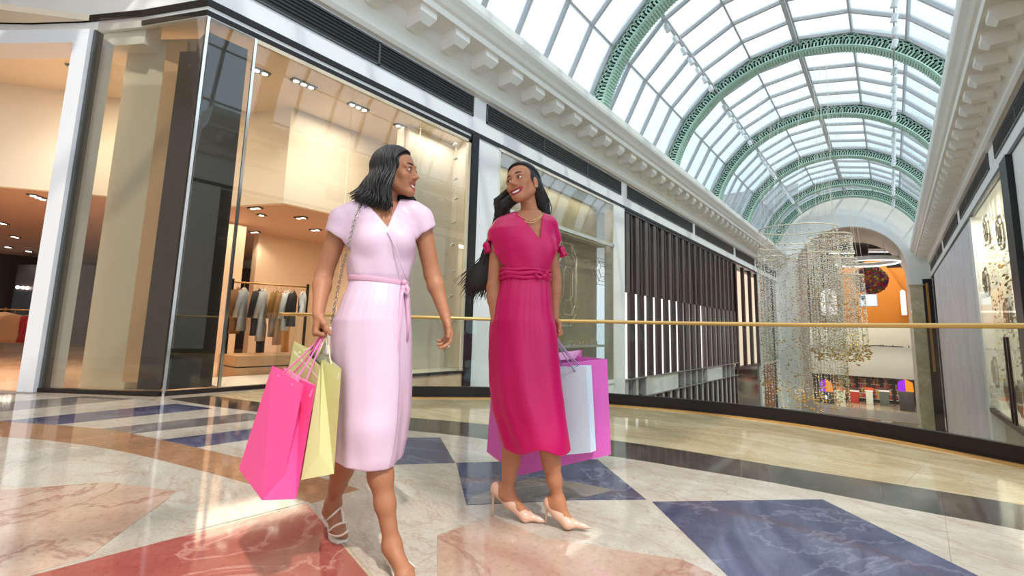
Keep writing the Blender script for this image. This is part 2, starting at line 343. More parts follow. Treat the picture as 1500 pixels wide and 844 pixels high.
# wall pieces: dark header lines, pilasters, parapet band, ground floor storey
wall_left.box((XL-.35, 7.42, ZG), (XL, 8.2, 5.45)); wall_left.box((XL-.35, 14.3, ZG), (XL+.02, 15.1, 5.45))
wall_left.box((XL-.35, 36.4, ZG), (XL+.02, 37.2, 5.45)); wall_left.box((XL-.35, 43.2, ZG), (XL, YE, 5.45))
wall_left.box((XL-.3, 2.6, -1.35), (XL-.02, 7.4, 0.03)); wall_left.box((XL-.3, 8.2, -1.35), (XL-.02, 14.3, -.66))
wall_left = struct(wall_left.build('wall_left', M_white))
b = MB(); b.sweep(pathL, [(-.05, 5.36), (.035, 5.36), (.035, 5.45), (-.05, 5.45)]); struct(b.build('trim_4', M_dark))
b = MB(); b.sweep(pathL[:6]+[(XL, 7.4, 0)], [(-.05, 5.2), (.0, 5.2), (.0, 5.36), (-.05, 5.36)]); struct(b.build('trim_5', M_white))
b = MB(); b.sweep([pathL[4], pathL[5], (XL, 7.4, 0)], [(-.05, 5.22), (.02, 5.22), (.02, 5.29), (-.05, 5.29)]); struct(b.build('trim_6', M_dark))
b = MB(); b.box((XL-.1, 7.22, ZG), (XL+.06, 7.44, 5.36)); struct(b.build('trim_7', M_black))
# right wall
b = MB(); b.sweep(pathR, [(-.35, 5.45), (0, 5.45), (0, 6.33), (-.35, 6.33)])
b.box((XR, 22.9, ZG), (XR+.3, 23.6, 5.45)); b.box((XR, 12.9, ZG), (XR+.3, 15.4, 5.45)); b.box((XR, 4.6, ZG), (XR+.3, 5.4, 5.45))
struct(b.build('wall_right', M_white))
b = MB(); b.sweep(pathR, [(-.05, 5.34), (.03, 5.34), (.03, 5.45), (-.05, 5.45)]); struct(b.build('trim_8', M_dark))
b = MB(); b.box((XR-.12, 15.4, ZG), (XR+.2, 16.2, 5.34)); struct(b.build('trim_9', M_black))
# wall behind the camera, roofs over the shops, out of view, put in to block the sun
b = MB(); b.box((-22, -6.3, ZG), (XR+6, -6, 7.6)); struct(b.build('wall_back', M_white))
b = MB(); b.box((-22, -6.3, 7.6), (XL-.62, 60, 7.8)); struct(b.build('ceiling', M_white))
b = MB(); b.box((XR+.55, 4.6, 7.6), (XR+6, 60, 7.8)); struct(b.build('ceiling', M_white))
# ---- air vents in the friezes: frame, backing, slats
def vent(X, y0, y1, sgn, label, zs=(5.8, 6.28)):
    t = thing('air_vent', label, 'vent', (X, (y0+y1)/2, zs[0]), 'louvred vents of the friezes')
    z0, z1 = zs; xo = X+sgn*.03
    b = MB(); b.box((min(X-sgn*.01, X+sgn*.008), y0, z0), (max(X-sgn*.01, X+sgn*.008), y1, z1)); b.build('backing', M_black, t)
    b = MB(); lo_, hi_ = sorted((X, xo)); f_ = .035
    for a, c in (((y0, z0), (y1, z0+f_)), ((y0, z1-f_), (y1, z1)), ((y0, z0), (y0+f_, z1)), ((y1-f_, z0), (y1, z1))): b.box((lo_, a[0], a[1]), (hi_, c[0], c[1]))
    b.build('frame', M_grille, t)
    n = max(2, round((y1-y0)/2.4))
    for k in range(1, n):
        yy = y0+(y1-y0)*k/n; b = MB(); b.box((lo_, yy-.02, z0), (hi_, yy+.02, z1)); b.build('divider', M_grille, t)
    first = None
    for k in range(6):
        zz = z0+f_+(z1-z0-2*f_)*(k+.5)/6
        if first is None:
            b = MB(); b.obox((X+sgn*.012, (y0+y1)/2, zz), (.014*sgn, 0, -.012), (0, (y1-y0)/2-f_, 0), (.004*sgn, 0, .008)); first = b.build('slat', M_grille, t); z00 = zz
        else: inst(first, t, loc=(0, 0, zz-z00))
    return t
ordl = ['first, over the pink-dress window', 'second, over the beige jewel window', 'third, over the near half of the slatted screen', 'fourth, over the far half of the slatted screen', 'fifth, behind the bead strings', 'sixth, nearest the end arch']
for (a, c), s_ in zip([(2.1, 7.25), (7.7, 14.85), (15.35, 22.55), (23.0, 30.1), (30.7, 35.7), (36.3, 43.6)], ordl):
    vent(XL, a, c, 1, 'long black louvred vent in left frieze, '+s_)
ordr = ['first, at the right edge of the photo', 'second, over the confetti window', 'third, over the near part of the marble panel', 'fourth, over the middle of the marble panel', 'fifth, over the far end of the marble panel', 'sixth and smallest, by the end arch']
for (a, c), s_ in zip([(9.0, 17.3), (18.3, 25.5), (26.5, 33.2), (34.4, 38.0), (38.6, 41.2), (41.7, 43.9)], ordr):
    vent(XR, a, c, -1, 'long dark louvred vent in right frieze, '+s_)
b = MB(); b.box((-.02,-.9,0),(.02,.9,.46)); 
t = thing('air_vent', 'curved dark vent at the top left corner of the photo', 'vent', (-9.6, .55, 5.82), 'louvred vents of the friezes')
for nm, hw, z0, z1, mt_ in (('backing', .012, 5.82, 6.28, M_black), ('frame', .03, 5.8, 5.83, M_grille), ('frame', .03, 6.27, 6.3, M_grille)):
    b = MB(); b.sweep([Vector(p) for p in pathL[1:5]], [(-.02, z0), (hw, z0), (hw, z1), (-.02, z1)]); b.build(nm, mt_, t)
for k in range(6):
    b = MB(); zz = 5.86+k*.075; b.sweep([Vector(p) for p in pathL[1:5]], [(.0, zz), (.028, zz-.012), (.028, zz+.004), (0, zz+.016)]); b.build('slat', M_grille, t)
# ---- glazed barrel vault
M_bar = mat('grey_bar', (182, 181, 182), .5); M_pane = glass('vault_glass', (238, 246, 250), 1.45, haze=.18, hazecol=(232, 242, 248))
M_lg = mat('light_green_iron', (172, 202, 184), .5, noise=.06, nscale=3); M_dg = mat('dark_green_iron', (20, 58, 46), .55); M_mg = mat('grey_green_iron', (162, 184, 176), .5)
def cyl(ang, r, y): a = math.radians(ang); return Vector((VC+r*math.cos(a), y, VS+r*math.sin(a)))
RG = VR+.60
PUR = [87.0+18.6*k for k in range(-4, 5)]
b = MB()
for s_ in (0, 1):                                     # low kerb on which the glass stands
    x = VC+(RG+.02)*(1 if s_ else -1); b.box((x-.12, 4.5 if s_ else -6, 6.9), (x+.12, YE, 7.5))
struct(b.build('trim_17', M_white)); vault = bpy.data.objects.new('ceiling', None); COL.objects.link(vault); struct(vault)
BAY = 6.7; Y0 = 12.98-2*BAY; STEP = BAY/5
mid = [(PUR[i]+PUR[i+1])/2 for i in range(8)]+[PUR[0]-9.3]
hw = RG*math.sin(math.radians(9.3)); ap = RG*math.cos(math.radians(9.3))
pb = MB(); pb.box((-hw, -STEP/2+.01, -.012), (hw, STEP/2-.01, .012)); pane0 = pb.build('pane', M_pane, vault)
gb = MB(); gb.box((-hw, -.045, -.10), (hw, .045, .05)); bar0 = gb.build('glazing_bar', M_bar, vault)
first = True
NB = 33
for j in range(NB):
    y = Y0+STEP*(j+.5)
    for i, an in enumerate(mid):
        a = math.radians(an); L_ = (VC+ap*math.cos(a), y, VS+ap*math.sin(a)); rt = (0, math.pi/2-a, 0)
        if first: pane0.location = L_; pane0.rotation_euler = rt; bar0.location = (L_[0], y-STEP/2, L_[2]); bar0.rotation_euler = rt; first = False
        else:
            inst(pane0, vault, L_, rt); inst(bar0, vault, (L_[0], y-STEP/2, L_[2]), rt)
for an in PUR:
    p = cyl(an, RG-.03, -6); q = cyl(an, RG-.03, YE); b = MB(); b.bar(p, q, .06, .12, up=tuple((p-Vector((VC, -6, VS))).normalized())); b.build('purlin', M_bar, vault)
for nm, an, r_ in (('ridge_cable_tray', 87.8, .05),):
    b = MB(); b.bar(cyl(an, RG-.2, -2), cyl(an, RG-.2, YE), .14, .1); b.build(nm, M_bar, vault)
# ---- green iron arches, shared meshes
def arc_box(r0, r1, y0, y1, a0=-2, a1=182, n=64, mi=0):
    b = MB(); vs = []
    for i in range(n+1):
        a = math.radians(a0+(a1-a0)*i/n)
        for r, y in ((r0, y0), (r1, y0), (r1, y1), (r0, y1)): vs.append((VC+r*math.cos(a), y, VS+r*math.sin(a)))
    fs = [(i*4+j, i*4+(j+1) % 4, (i+1)*4+(j+1) % 4, (i+1)*4+j) for i in range(n) for j in range(4)]
    return b.add(vs, fs+[(0,1,2,3), (n*4, n*4+3, n*4+2, n*4+1)], mi)
def make_arch(y):
    t = thing('vault_arch', '', 'arch', (VC, y, VS), 'green lattice arches of the vault')
    b = arc_box(VR, VR+.07, y, y+.43)
    n = 150
    for i in range(n+1):                                   # small dentils across the soffit edge
        a = math.radians(180*i/n); u = Vector((math.cos(a), 0, math.sin(a))); v = Vector((-math.sin(a), 0, math.cos(a)))
        b.obox(Vector((VC, y+.22, VS))+u*(VR-.014), u*.016, Vector((0, .21, 0)), v*.028)
    b.build('soffit', M_lg, t)
    arc_box(VR+.07, VR+.56, y+.20, y+.24).build('backing', M_dg, t)
    arc_box(VR+.53, VR+.64, y-.02, y+.43).build('outer_plate', M_mg, t)
    b = MB(); N = 46
    P3 = lambda a, r, dy=.04: Vector((VC+r*math.cos(a), y+dy, VS+r*math.sin(a)))
    for i in range(-1, N+1):
        a0 = math.pi*(i+.5)/N; da = math.pi/N
        for rr, sp in ((1.0, .24), (.62, .15)):            # interlaced double arcs
            pts = [P3(a0+da*rr*math.cos(math.pi*k/8), VR+.26+sp*math.sin(math.pi*k/8)) for k in range(9)]
            b.tube(pts, .024, 4, smooth=False, cap=False)
        for f in (-.5, -.17, .17, .5): b.bar(P3(a0+da*f, VR+.07), P3(a0+da*f, VR+.28), .052, .06, up=(0, 1, 0))
    b.build('lattice', M_lg, t)
    b = MB()
    for r, w_ in ((VR+.05, .035), (VR+.52, .03)):
        b.tube([P3(math.radians(180*k/72), r, .0) for k in range(73)], w_, 5, smooth=False)
    b.build('edge_moulding', M_lg, t)
    return t
ARY = [12.98+BAY*k for k in range(-2, 5)]+[43.2]
nm_ = ['behind the camera', 'just above the photo', 'nearest, cut by the photo top', 'second in view, largest whole one', 'third in view', 'fourth in view', 'fifth in view, last but one', 'farthest, against the white end wall']
arch0 = make_arch(ARY[0]); arch0['label'] = 'green iron lattice arch of the vault, '+nm_[0]
for y, s_ in zip(ARY[1:], nm_[1:]): copy_thing(arch0, (VC, y, VS), 'green iron lattice arch of the vault, '+s_)
# ---- spotlight tracks under the vault
M_spot = mat('white_spot', (226, 228, 228), .4); M_lens = mat('spot_lens', (40, 36, 32), .2)
b = MB(); b.lathe([(.07, .13), (.085, .1), (.085, -.06), (.092, -.1), (.092, -.12), (.075, -.12)], seg=12); b.lathe([(.075, -.119), (.0, -.105)], seg=12, mi=1); b.bar((0, 0, .12), (0, 0, .26), .02, .02)
spot_mesh = b.build('spotlight', [M_spot, M_lens]); spot_me = spot_mesh.data; bpy.data.objects.remove(spot_mesh)
spot_no = ['nearest bay', 'second bay', 'third bay', 'fourth bay', 'fifth bay']
for side, an in (('left', 124.2), ('right', 49.8)):
    for k in range(5):
        y0 = ARY[k+2]+.45; y1 = ARY[k+3]-.04
        p = cyl(an, RG-.62, y0); t = thing('spotlight_track', f'row of white spotlights under the {side} slope of the vault, {spot_no[k]}', 'spotlights', p, 'spotlight rows under the vault')
        b = MB(); b.bar(p, cyl(an, RG-.62, y1), .05, .06); b.build('track', M_bar, t)
        for q in range(7 if k < 4 else 3):
            o = bpy.data.objects.new('spotlight', spot_me); COL.objects.link(o); o.parent = t; o.location = (0, .3+q*.78, -.28); o.rotation_euler = (.25, -.35 if side == 'left' else .3, 0)
# ---- end wall with the great arch, barrel behind it
AR, AZ, YB = 3.6, 6.05, 52.0
b = MB(); n = 40; vs = []
for k in range(n+1):
    a = math.pi*k/n
    for y in (YE, YE+.5):
        vs.append((VC+5.25*math.cos(a), y, VS+5.25*math.sin(a))); vs.append((VC+AR*math.cos(a), y, AZ+AR*math.sin(a)))
fs = []
for k in range(n): o_ = k*4; fs += [(o_, o_+1, o_+5, o_+4), (o_+2, o_+6, o_+7, o_+3), (o_+1, o_+3, o_+7, o_+5), (o_, o_+4, o_+6, o_+2)]
b.add(vs, fs); b.add([vs[0], vs[1], vs[2], vs[3]], [(0, 1, 3, 2)])
for s_ in (1, -1):
    xi, xo = VC+s_*AR, VC+s_*5.25; x0, x1 = sorted((xi, xo))
    b.add([(x0, YE, 4.9), (x1, YE, 4.9), (x1, YE+.5, 4.9), (x0, YE+.5, 4.9), (x0, YE, AZ if s_ > 0 else VS), (x1, YE, VS if s_ > 0 else AZ), (x1, YE+.5, VS if s_ > 0 else AZ), (x0, YE+.5, AZ if s_ > 0 else VS)], [(0,1,2,3), (4,5,6,7), (0,1,5,4), (1,2,6,5), (2,3,7,6), (3,0,4,7)])
b.box((VC-5.25, YE, ZG), (VC-AR, YE+.5, 4.9))
struct(b.build('wall_end', M_white))
b = MB(); n = 32
vs = []
for k in range(n+1):
    a = math.pi*k/n
    for y in (YE+.5, YB): vs += [(VC+AR*math.cos(a), y, AZ+AR*math.sin(a)), (VC+(AR+.3)*math.cos(a), y, AZ+(AR+.3)*math.sin(a))]
fs = []
for k in range(n): o_ = k*4; fs += [(o_, o_+4, o_+6, o_+2), (o_+1, o_+3, o_+7, o_+5), (o_, o_+1, o_+5, o_+4), (o_+2, o_+6, o_+7, o_+3)]
b.add(vs, fs); b.box((VC-AR-.3, YE+.5, ZG), (VC-AR, YB, AZ)); b.box((VC+AR, YE+.5, ZG), (VC+AR+.3, YB, AZ))
struct(b.build('ceiling', mat('barrel_plaster', (206, 198, 188), .6)))
b = MB(); b.box((VC+AR, YE-.06, ZG), (VC+AR+.72, YE+.5, 4.9)); b.box((VC+AR-.06, YE-.12, 4.82), (VC+AR+.78, YE+.5, 4.92)); bevel(struct(b.build('trim_10', M_olive)), .02)
b = MB(); b.box((VC+AR+.72, YE-.02, ZG), (XR, YE+.4, 5.3)); pier = struct(b.build('trim_11', M_dark))
b = MB(); b.box((VC+AR+.86, YE-.05, -1.2), (VC+AR+1.0, YE-.02, 5.0)); struct(b.build('trim_12', mat('bronze_strip', (196, 140, 62), .4, metal=.4)))
# ---- balustrade: glass panels, dark base, brass handrail
bal = thing('balustrade', 'curved frameless glass balustrade with dark base and brass handrail at the balcony edge', 'railing', (-1.3, 6.1, 0))
b = MB(); b.sweep(rail, [(-.05, 0), (.05, 0), (.05, .03), (.035, .035), (.035, .145), (-.035, .145), (-.05, .03)]); b.build('base_shoe', M_dark, bal)
b = MB(); b.sweep(rail, [(-.1, -.003), (.12, -.003), (.12, .012), (-.1, .012)]); b.build('base_strip', mat('ochre_strip', (196, 150, 88), .3), bal)
b = MB(); b.tube([p+Vector((0, 0, 1.085)) for p in rail], .024, 10); b.build('handrail', M_rail, bal)
cuts = [0, 6, 13, 21, 29, 37, 44, 50, 57, 64, len(rail)-1]
# put one joint where the photograph shows it
jt = onz(1304, 640); ji = min(range(len(rail)), key=lambda i: (rail[i]-jt).length)
cuts = sorted(set([0, 5, 11, 18, 25, 32, 39, ji, ji+7, len(rail)-1]))
cuts = [c for i, c in enumerate(cuts) if c < len(rail) and (i == 0 or c-cuts[i-1] > 3 or c == ji or c == len(rail)-1)]
for a, c in zip(cuts[:-1], cuts[1:]):
    if c-a < 2: continue
    seg_ = rail[a:c+1]; seg_ = [seg_[0].lerp(seg_[1], .03)]+seg_[1:-1]+[seg_[-1].lerp(seg_[-2], .03)]
    b = MB(); b.sweep([p+Vector((0, 0, 0)) for p in seg_], [(-.006, .1), (.006, .1), (.006, 1.07), (-.006, 1.07)]); b.build('glass_panel', M_clear, bal)
# ================================================================ the shops and the hall
ORD = ['first', 'second', 'third', 'fourth', 'fifth', 'sixth', 'seventh', 'eighth', 'ninth', 'tenth', 'eleventh', 'twelfth', 'thirteenth', 'fourteenth', 'fifteenth', 'sixteenth', 'seventeenth', 'eighteenth', 'nineteenth', 'twentieth', 'twenty-first', 'twenty-second', 'twenty-third', 'twenty-fourth', 'twenty-fifth', 'twenty-sixth']
def area(name, loc, size, power, col=(255, 236, 214), rot=(0, 0, 0), sizey=None):
    l = bpy.data.lights.new(name, 'AREA'); l.energy = power; l.color = srgb(*col)[:3]; l.size = size
    if sizey: l.shape = 'RECTANGLE'; l.size_y = sizey
    o = bpy.data.objects.new(name, l); COL.objects.link(o); o.location = loc; o.rotation_euler = rot; return o
GU, GN = Vector((-.8136, -.5814, 0)), Vector((-.5814, .8136, 0)); G1 = Vector((XL, 1.9, 0))
def LP(u, n, z): return G1+GU*u+GN*n+Vector((0, 0, z))
def lbox(b, u0, u1, n0, n1, z0, z1, mi=0):
    c = LP((u0+u1)/2, (n0+n1)/2, (z0+z1)/2); return b.obox(c, GU*(u1-u0)/2, GN*(n1-n0)/2, (0, 0, (z1-z0)/2), mi)
M_peach = mat('peach_wall', (224, 202, 178), .7, noise=.03, nscale=1.5)
M_shopceil = mat('shop_ceiling', (204, 174, 158), .7); M_shopfloor = marble('shop_floor', (214, 172, 134), (226, 192, 158), (190, 140, 104), .8, .6, .3, rough=.15)
M_creamw = mat('cream_wall', (238, 230, 216), .7, noise=.02, nscale=1); M_brown = mat('dark_brown', (58, 46, 40), .5, noise=.15, nscale=3)
M_lamp = lamp_mat('downlight_glow', (255, 244, 224), 14); M_cloth = {}
M_ply = mat('pale_wood', (212, 168, 128), .5, noise=.06, nscale=4, stretch=(1, 1, 6))
# ---- department store behind the corner window
b = MB(); b.prism([(-7.2, 1.9), (-7.2, 7.4), (-27, 7.4), (-27, -8), (-11, -6), (-11, -.8), (-8.85, .74)], -.3, -.001); struct(b.build('floor', M_shopfloor))
b = MB(); b.box((-27.2, -8, 0), (-27, 7.5, 5.4)); struct(b.build('wall_shop_back', M_brown))
b = MB(); b.box((-27, 7.41, 0), (-7.3, 7.6, 5.45)); struct(b.build('wall_shop_right', M_creamw))
BH = [Vector((-15.5, -4, 0)), Vector((-12.9, .2, 0)), Vector((-10.7, 3.5, 0)), Vector((-9.3, 4.1, 0)), Vector((-9.3, 7.41, 0))]
b = MB(); b.prism([(-27, -8)]+[(p.x-.07, p.y+.02) for p in [Vector((-15.5, -8, 0))]+BH[:-1]]+[(-9.37, 7.41), (-27, 7.41)], 3.36, 3.5); struct(b.build('ceiling', M_shopceil))
b = MB(); b.sweep([Vector((-15.5, -6, 0))]+BH, [(-.12, 3.34), (0, 3.34), (0, 5.4), (-.12, 5.4)]); struct(b.build('wall_bulkhead', M_creamw))
b = MB(); b.prism([(XL-.1, 7.41), (-17, 7.41), (-17, -6), (-13.4, -4.2), (-9, .95), (XL-.1, 2.0)], 5.36, 5.45); struct(b.build('ceiling', mat('upper_shop_ceiling', (236, 222, 200), .7)))
b = MB(); lbox(b, .46, 1.62, .5, .6, 0, 5.2); struct(b.build('wall_display', mat('display_beige', (216, 208, 188), .6)))
b = MB(); b.obox(LP(.75, .42, 2.6), GU*.16+Vector((0, 0, .0)), GN*.02, (0, 0, 2.5)); struct(b.build('trim_13', mat('display_tan', (206, 170, 130), .6)))
b = MB(); b.box((XL-.5, 1.95, .06), (XL-.12, 2.5, 5.05)); lbox(b, .04, .44, .12, .5, .06, 4.75); struct(b.build('wall_corner_column', mat('dark_stone', (44, 40, 38), .25, noise=.3, nscale=14)))
b = MB(); b.box((-12.6, 3.4, 0), (-12.3, 4.6, 3.36)); b.box((-13.6, 5.3, 0), (-13.3, 7.4, 3.36)); struct(b.build('wall_partition', M_peach))
# glazing of the corner: panes, bright polished edges, low kerb
M_edge = mat('polished_steel_edge', (236, 236, 236), .12, metal=1)
w1 = struct(MB().box((XL-.06, 1.93, 0), (XL+.03, 7.25, .05)).build('window_1', M_dark))
def pane(par, y0, y1, z0, z1, X=XL): b = MB(); b.box((X-.006, y0, z0), (X+.006, y1, z1)); return b.build('pane', M_shopglass, par)
pane(w1, 1.95, 2.53, .05, 5.2); pane(w1, 2.57, 4.2, .05, 5.2); pane(w1, 4.215, 5.75, .05, 5.2); pane(w1, 5.765, 7.16, .05, 5.2)
for y in (1.92, 2.55): b = MB(); b.box((XL-.018, y-.018, 0), (XL+.022, y+.018, 5.2)); b.build('edge_strip', M_edge, w1)
b = MB(); b.box((XL-.05, 7.13, .05), (XL+.02, 7.22, 5.2)); b.box((XL-.05, 2.57, 5.14), (XL+.02, 7.22, 5.2)); b.build('frame', mat('champagne_frame', (222, 206, 178), .4), w1)
b = MB(); lbox(b, 0, 1.62, -.05, .04, 0, .05); w2 = struct(b.build('window_2', M_dark))
b = MB(); lbox(b, .02, 1.6, -.006, .006, .05, 5.2); b.build('pane', M_shopglass, w2)
b = MB(); lbox(b, 1.59, 1.63, -.03, .08, 0, 5.0); b.build('frame', M_grille, w2)
# shop entrance portal with white frame
b = MB(); lbox(b, 1.64, 1.86, -.08, .3, 0, 4.98); lbox(b, 1.86, 6, -.08, .3, 4.78, 4.98); door = struct(b.build('door_1', mat('portal_white', (226, 230, 236), .4)))
b = MB(); b.sweep([pathL[1], pathL[2], pathL[3], pathL[4]], [(-.3, 4.98), (-.06, 4.98), (-.06, 5.36), (-.3, 5.36)]); struct(b.build('trim_14', M_cornice))
# ---- downlights
def downlight(p, lamps, label, ang=0, power=0, sz=.1):
    t = thing('downlight', label, 'ceiling light', p, 'recessed downlights of the department store')
    d = Vector((math.cos(ang), math.sin(ang), 0)); s = Vector((-d.y, d.x, 0)); L_ = sz*1.5*lamps
    b = MB(); b.obox(p, d*L_/2, s*sz*.75, (0, 0, .012)); b.build('frame', M_grille, t)
    for k in range(lamps):
        q = Vector(p)+d*((k-(lamps-1)/2)*sz*1.4); b = MB(); b.lathe([(sz*.5, -.018), (sz*.42, -.02), (0, -.02)], q, 12); b.build('lamp', M_lamp, t)
    if power:
        l = bpy.data.lights.new('downlight', 'SPOT'); l.energy = power; l.spot_size = 2.3; l.spot_blend = .7; l.color = (1, .87, .73); l.shadow_soft_size = .08
        o = bpy.data.objects.new('lamp_light', l); COL.objects.link(o); o.location = Vector(p)-Vector((0, 0, .05))
        o.parent = t; o.location = (0, 0, -.05)
hi = 5.345; lo_z = 3.345
for k, (x, y, n) in enumerate([(445, 123, 3), (525, 157, 3), (591, 187, 3), (382, 105, 2)]):
    downlight(onz(x, y, hi), n, 'three-lamp downlight high behind the corner window, '+['above the pillar seam', 'left of the dark-haired woman in pink', 'above the head of the woman in pink', 'close to the bright glass edge'][k], math.pi/2, 90)
for k, (x, y, n) in enumerate([(374, 305, 2), (441, 319, 2), (383, 315, 1), (373, 340, 2), (468, 361, 1), (446, 364, 2), (462, 337, 2), ]):
    downlight(onz(x, y, lo_z), n, 'small downlight in peach shop ceiling over the clothes rails, '+['nearest the glass edge', 'under the bulkhead corner', 'single lamp, front left', 'left of the middle', 'single lamp, rightmost', 'right of the middle', 'twin lamps by the pink sleeve', 'single lamp, third row', 'single lamp, farthest back'][k], 0.3, 70 if k in (0, 1, 3, 5, 6) else 0)
for k, (x, y, n) in enumerate([(56, 289, 3), (3, 327, 2), (22, 347, 2), (42, 368, 2), (74, 348, 1), (12, 362, 2)]):
    downlight(onz(x, y, lo_z), n, 'small downlight in peach ceiling inside the portal, '+['triple lamp at the front', 'leftmost pair', 'second row', 'fourth row', 'single lamp beside the white frame', 'third row left'][k], -.6, 70 if k < 4 else 0)
downlight(onz(110, 101, hi), 2, 'recessed downlight high inside the portal beside the white frame', -.6, 90)
area('shop_light_upper', (-8.3, 4.8, 5.3), 1.0, 55, (255, 238, 216)); area('shop_light_lower', (-11.5, 4.5, 3.3), 1.6, 90, (255, 232, 208), sizey=3)
area('shop_light_left', (-12.5, .6, 3.3), 1.5, 60, (255, 226, 196)); area('shop_light_entrance', (-10.2, 1.4, 5.3), 1.0, 80, (255, 236, 208))
area('display_wall_fill', (-7.6, 6.6, 5.25), .4, 16, (255, 248, 236), sizey=1.2); area('jewel_window_fill', (XL-.35, 11.2, 5.25), .4, 30, (255, 250, 238), sizey=5.5)  # fill lamps without fixtures, added to brighten the two window displays
# ---- garments and rails
def cloth(col, sheen=.3):
    if col not in M_cloth: M_cloth[col] = mat('cloth', col, .75, noise=.12, nscale=20, bump=.2, bscale=30)
    return M_cloth[col]
def garment(top, wid, L_, col, label, ang, cat='jacket', sleeves=True, flare=1.05, group='clothes on the rails', trim=None):
    """a garment on a hanger; top = hook point on the rail"""
    top = Vector(top); t = thing(cat, label, cat, top, group); d = Vector((math.cos(ang), math.sin(ang), 0)); s = Vector((-d.y, d.x, 0)); mt = cloth(col)
    b = MB(); zs = [0, -.02, -.06, -.14, -.35, -.6*L_, -L_*.85, -L_]; ws = [.12, .3, .72, .95, .92, .9*flare, flare, flare*1.02]; ds = [.3, .5, .8, 1, 1, .95, .95, 1]; vs = []; n = 14
    for i, (z, ww, dd) in enumerate(zip(zs, ws, ds)):
        for k in range(n):
            a = 2*math.pi*k/n; rip = 1+.10*math.sin(3*a+i*.7)*(i > 3)
            vs.append(top+Vector((0, 0, -.09+z))+d*(wid/2*ww*math.cos(a)*rip)+s*(.075*dd*math.sin(a)*rip))
    fs = [(i*n+k, i*n+(k+1) % n, (i+1)*n+(k+1) % n, (i+1)*n+k) for i in range(len(zs)-1) for k in range(n)]+[tuple(range(n)), tuple(range((len(zs)-1)*n, len(zs)*n))]
    b.add(vs, fs, 0, True); b.build('body', mt, t)
    if sleeves:
        for q in (-1, 1):
            p0 = top+d*(wid/2*.82*q)+Vector((0, 0, -.17)); b = MB(); b.tube([p0, p0+d*.04*q+Vector((0, 0, -.22))+s*.03, p0+d*.05*q+Vector((0, 0, -.48))+s*.06], [.062, .056, .045], 8); b.build('sleeve', mt, t)
    if trim:
        b = MB(); b.box((-.001, -.001, 0), (.001, .001, .001)); b = MB(); b.obox(top+s*-.08+Vector((0, 0, -.3)), d*.035, s*.008, (0, 0, .2)); b.build('lapel', cloth(trim), t)
    b = MB(); b.tube([top+d*(wid*.42*k/6)+Vector((0, 0, -.10-.05*abs(k/6)**1.2)) for k in range(-6, 7)], .012, 5); b.tube([top+Vector((0, 0, -.10)), top+Vector((0, 0, -.03)), top+d*.03+Vector((0, 0, 0)), top+Vector((0, 0, .022)), top-d*.025], .005, 5); b.build('hanger', M_ply, t)
    return t
def rack(p, q, label, col=None):
    p, q = Vector(p), Vector(q); t = thing('clothes_rail', label, 'clothes rail', (p.x, p.y, 0))
    b = MB(); b.tube([p, q], .016, 8); b.build('bar', mat('gold_bar', (206, 160, 90), .3, metal=.6), t)
    for e in (p, q): b = MB(); b.box((e.x-.02, e.y-.02, 0), (e.x+.02, e.y+.02, e.z+.06)); b.build('post', M_black, t)
    return t
RP, RQ = onz(341, 413, 1.68), onz(451, 421, 1.68)
RP.z = RQ.z = 1.68
rack(RP, RQ, 'gold clothes rail with black posts inside the corner window')
rd = math.atan2((RQ-RP).y, (RQ-RP).x)+1.2
G = [(.07, .42, .85, (150, 104, 66), 'brown coat on hanger at the left end of the gold rail', 'coat', None), (.15, .40, .80, (196, 200, 206), 'grey white shirt hung behind the brown coat', 'shirt', None),
     (.33, .44, .88, (44, 44, 52), 'black long jacket hung third on the gold rail', 'jacket', None), (.40, .40, .98, (206, 210, 216), 'white shirt peeking out behind the black jacket', 'shirt', None),
     (.56, .42, .9, (150, 112, 58), 'mustard brown coat in the middle of the gold rail', 'coat', None), (.63, .42, 1.05, (176, 130, 84), 'long tan coat right of the mustard coat', 'coat', None),
     (.71, .40, .78, (222, 226, 230), 'white blouse on the right half of the gold rail', 'blouse', None), (.80, .42, .7, (40, 38, 42), 'short black jacket right of the white blouse', 'jacket', None),
     (.94, .34, .5, (226, 230, 236), 'short white top at the right end of the gold rail', 'top', None)]
for f_, wd_, L_, col, lb, ct, tr in G: garment(RP.lerp(RQ, f_), wd_, L_, col, lb, rd, ct, ct != 'top')
p = RP.lerp(RQ, .37); garment(Vector((p.x-.25, p.y+.18, 1.12)), .3, .85, (36, 36, 44), 'black trousers hung below the black jacket', rd, 'trousers', False, .8)
p = RP.lerp(RQ, .84); garment(Vector((p.x-.7, p.y+.2, 1.25)), .2, .8, (214, 142, 30), 'bright gold dress hanging behind the rail end', rd, 'dress', False, .8)
def plinth(c, s, label, h0=.38):
    t = thing('display_plinth', label, 'plinth', (c[0], c[1], 0)); b = MB(); b.box((c[0]-s[0]/2, c[1]-s[1]/2, 0), (c[0]+s[0]/2, c[1]+s[1]/2, h0*.46)); bevel(b.build('base', M_ply, t), .01)
    b = MB(); b.box((c[0]-s[0]/2+.02, c[1]-s[1]/2+.02, h0*.46), (c[0]+s[0]/2-.02, c[1]+s[1]/2-.02, h0*.52)); b.build('shadow_gap', M_black, t)
    b = MB(); b.box((c[0]-s[0]/2, c[1]-s[1]/2, h0*.52), (c[0]+s[0]/2, c[1]+s[1]/2, h0)); bevel(b.build('top', M_ply, t), .01)
p = RP.lerp(RQ, .25); plinth((p.x+.25, p.y+.1), (.8, 1.0), 'pale wooden display plinth below the left half of the rail')
p = RP.lerp(RQ, .8); plinth((p.x+.2, p.y+.25), (.7, .9), 'lower pale wooden plinth below the right half of the rail', .3)
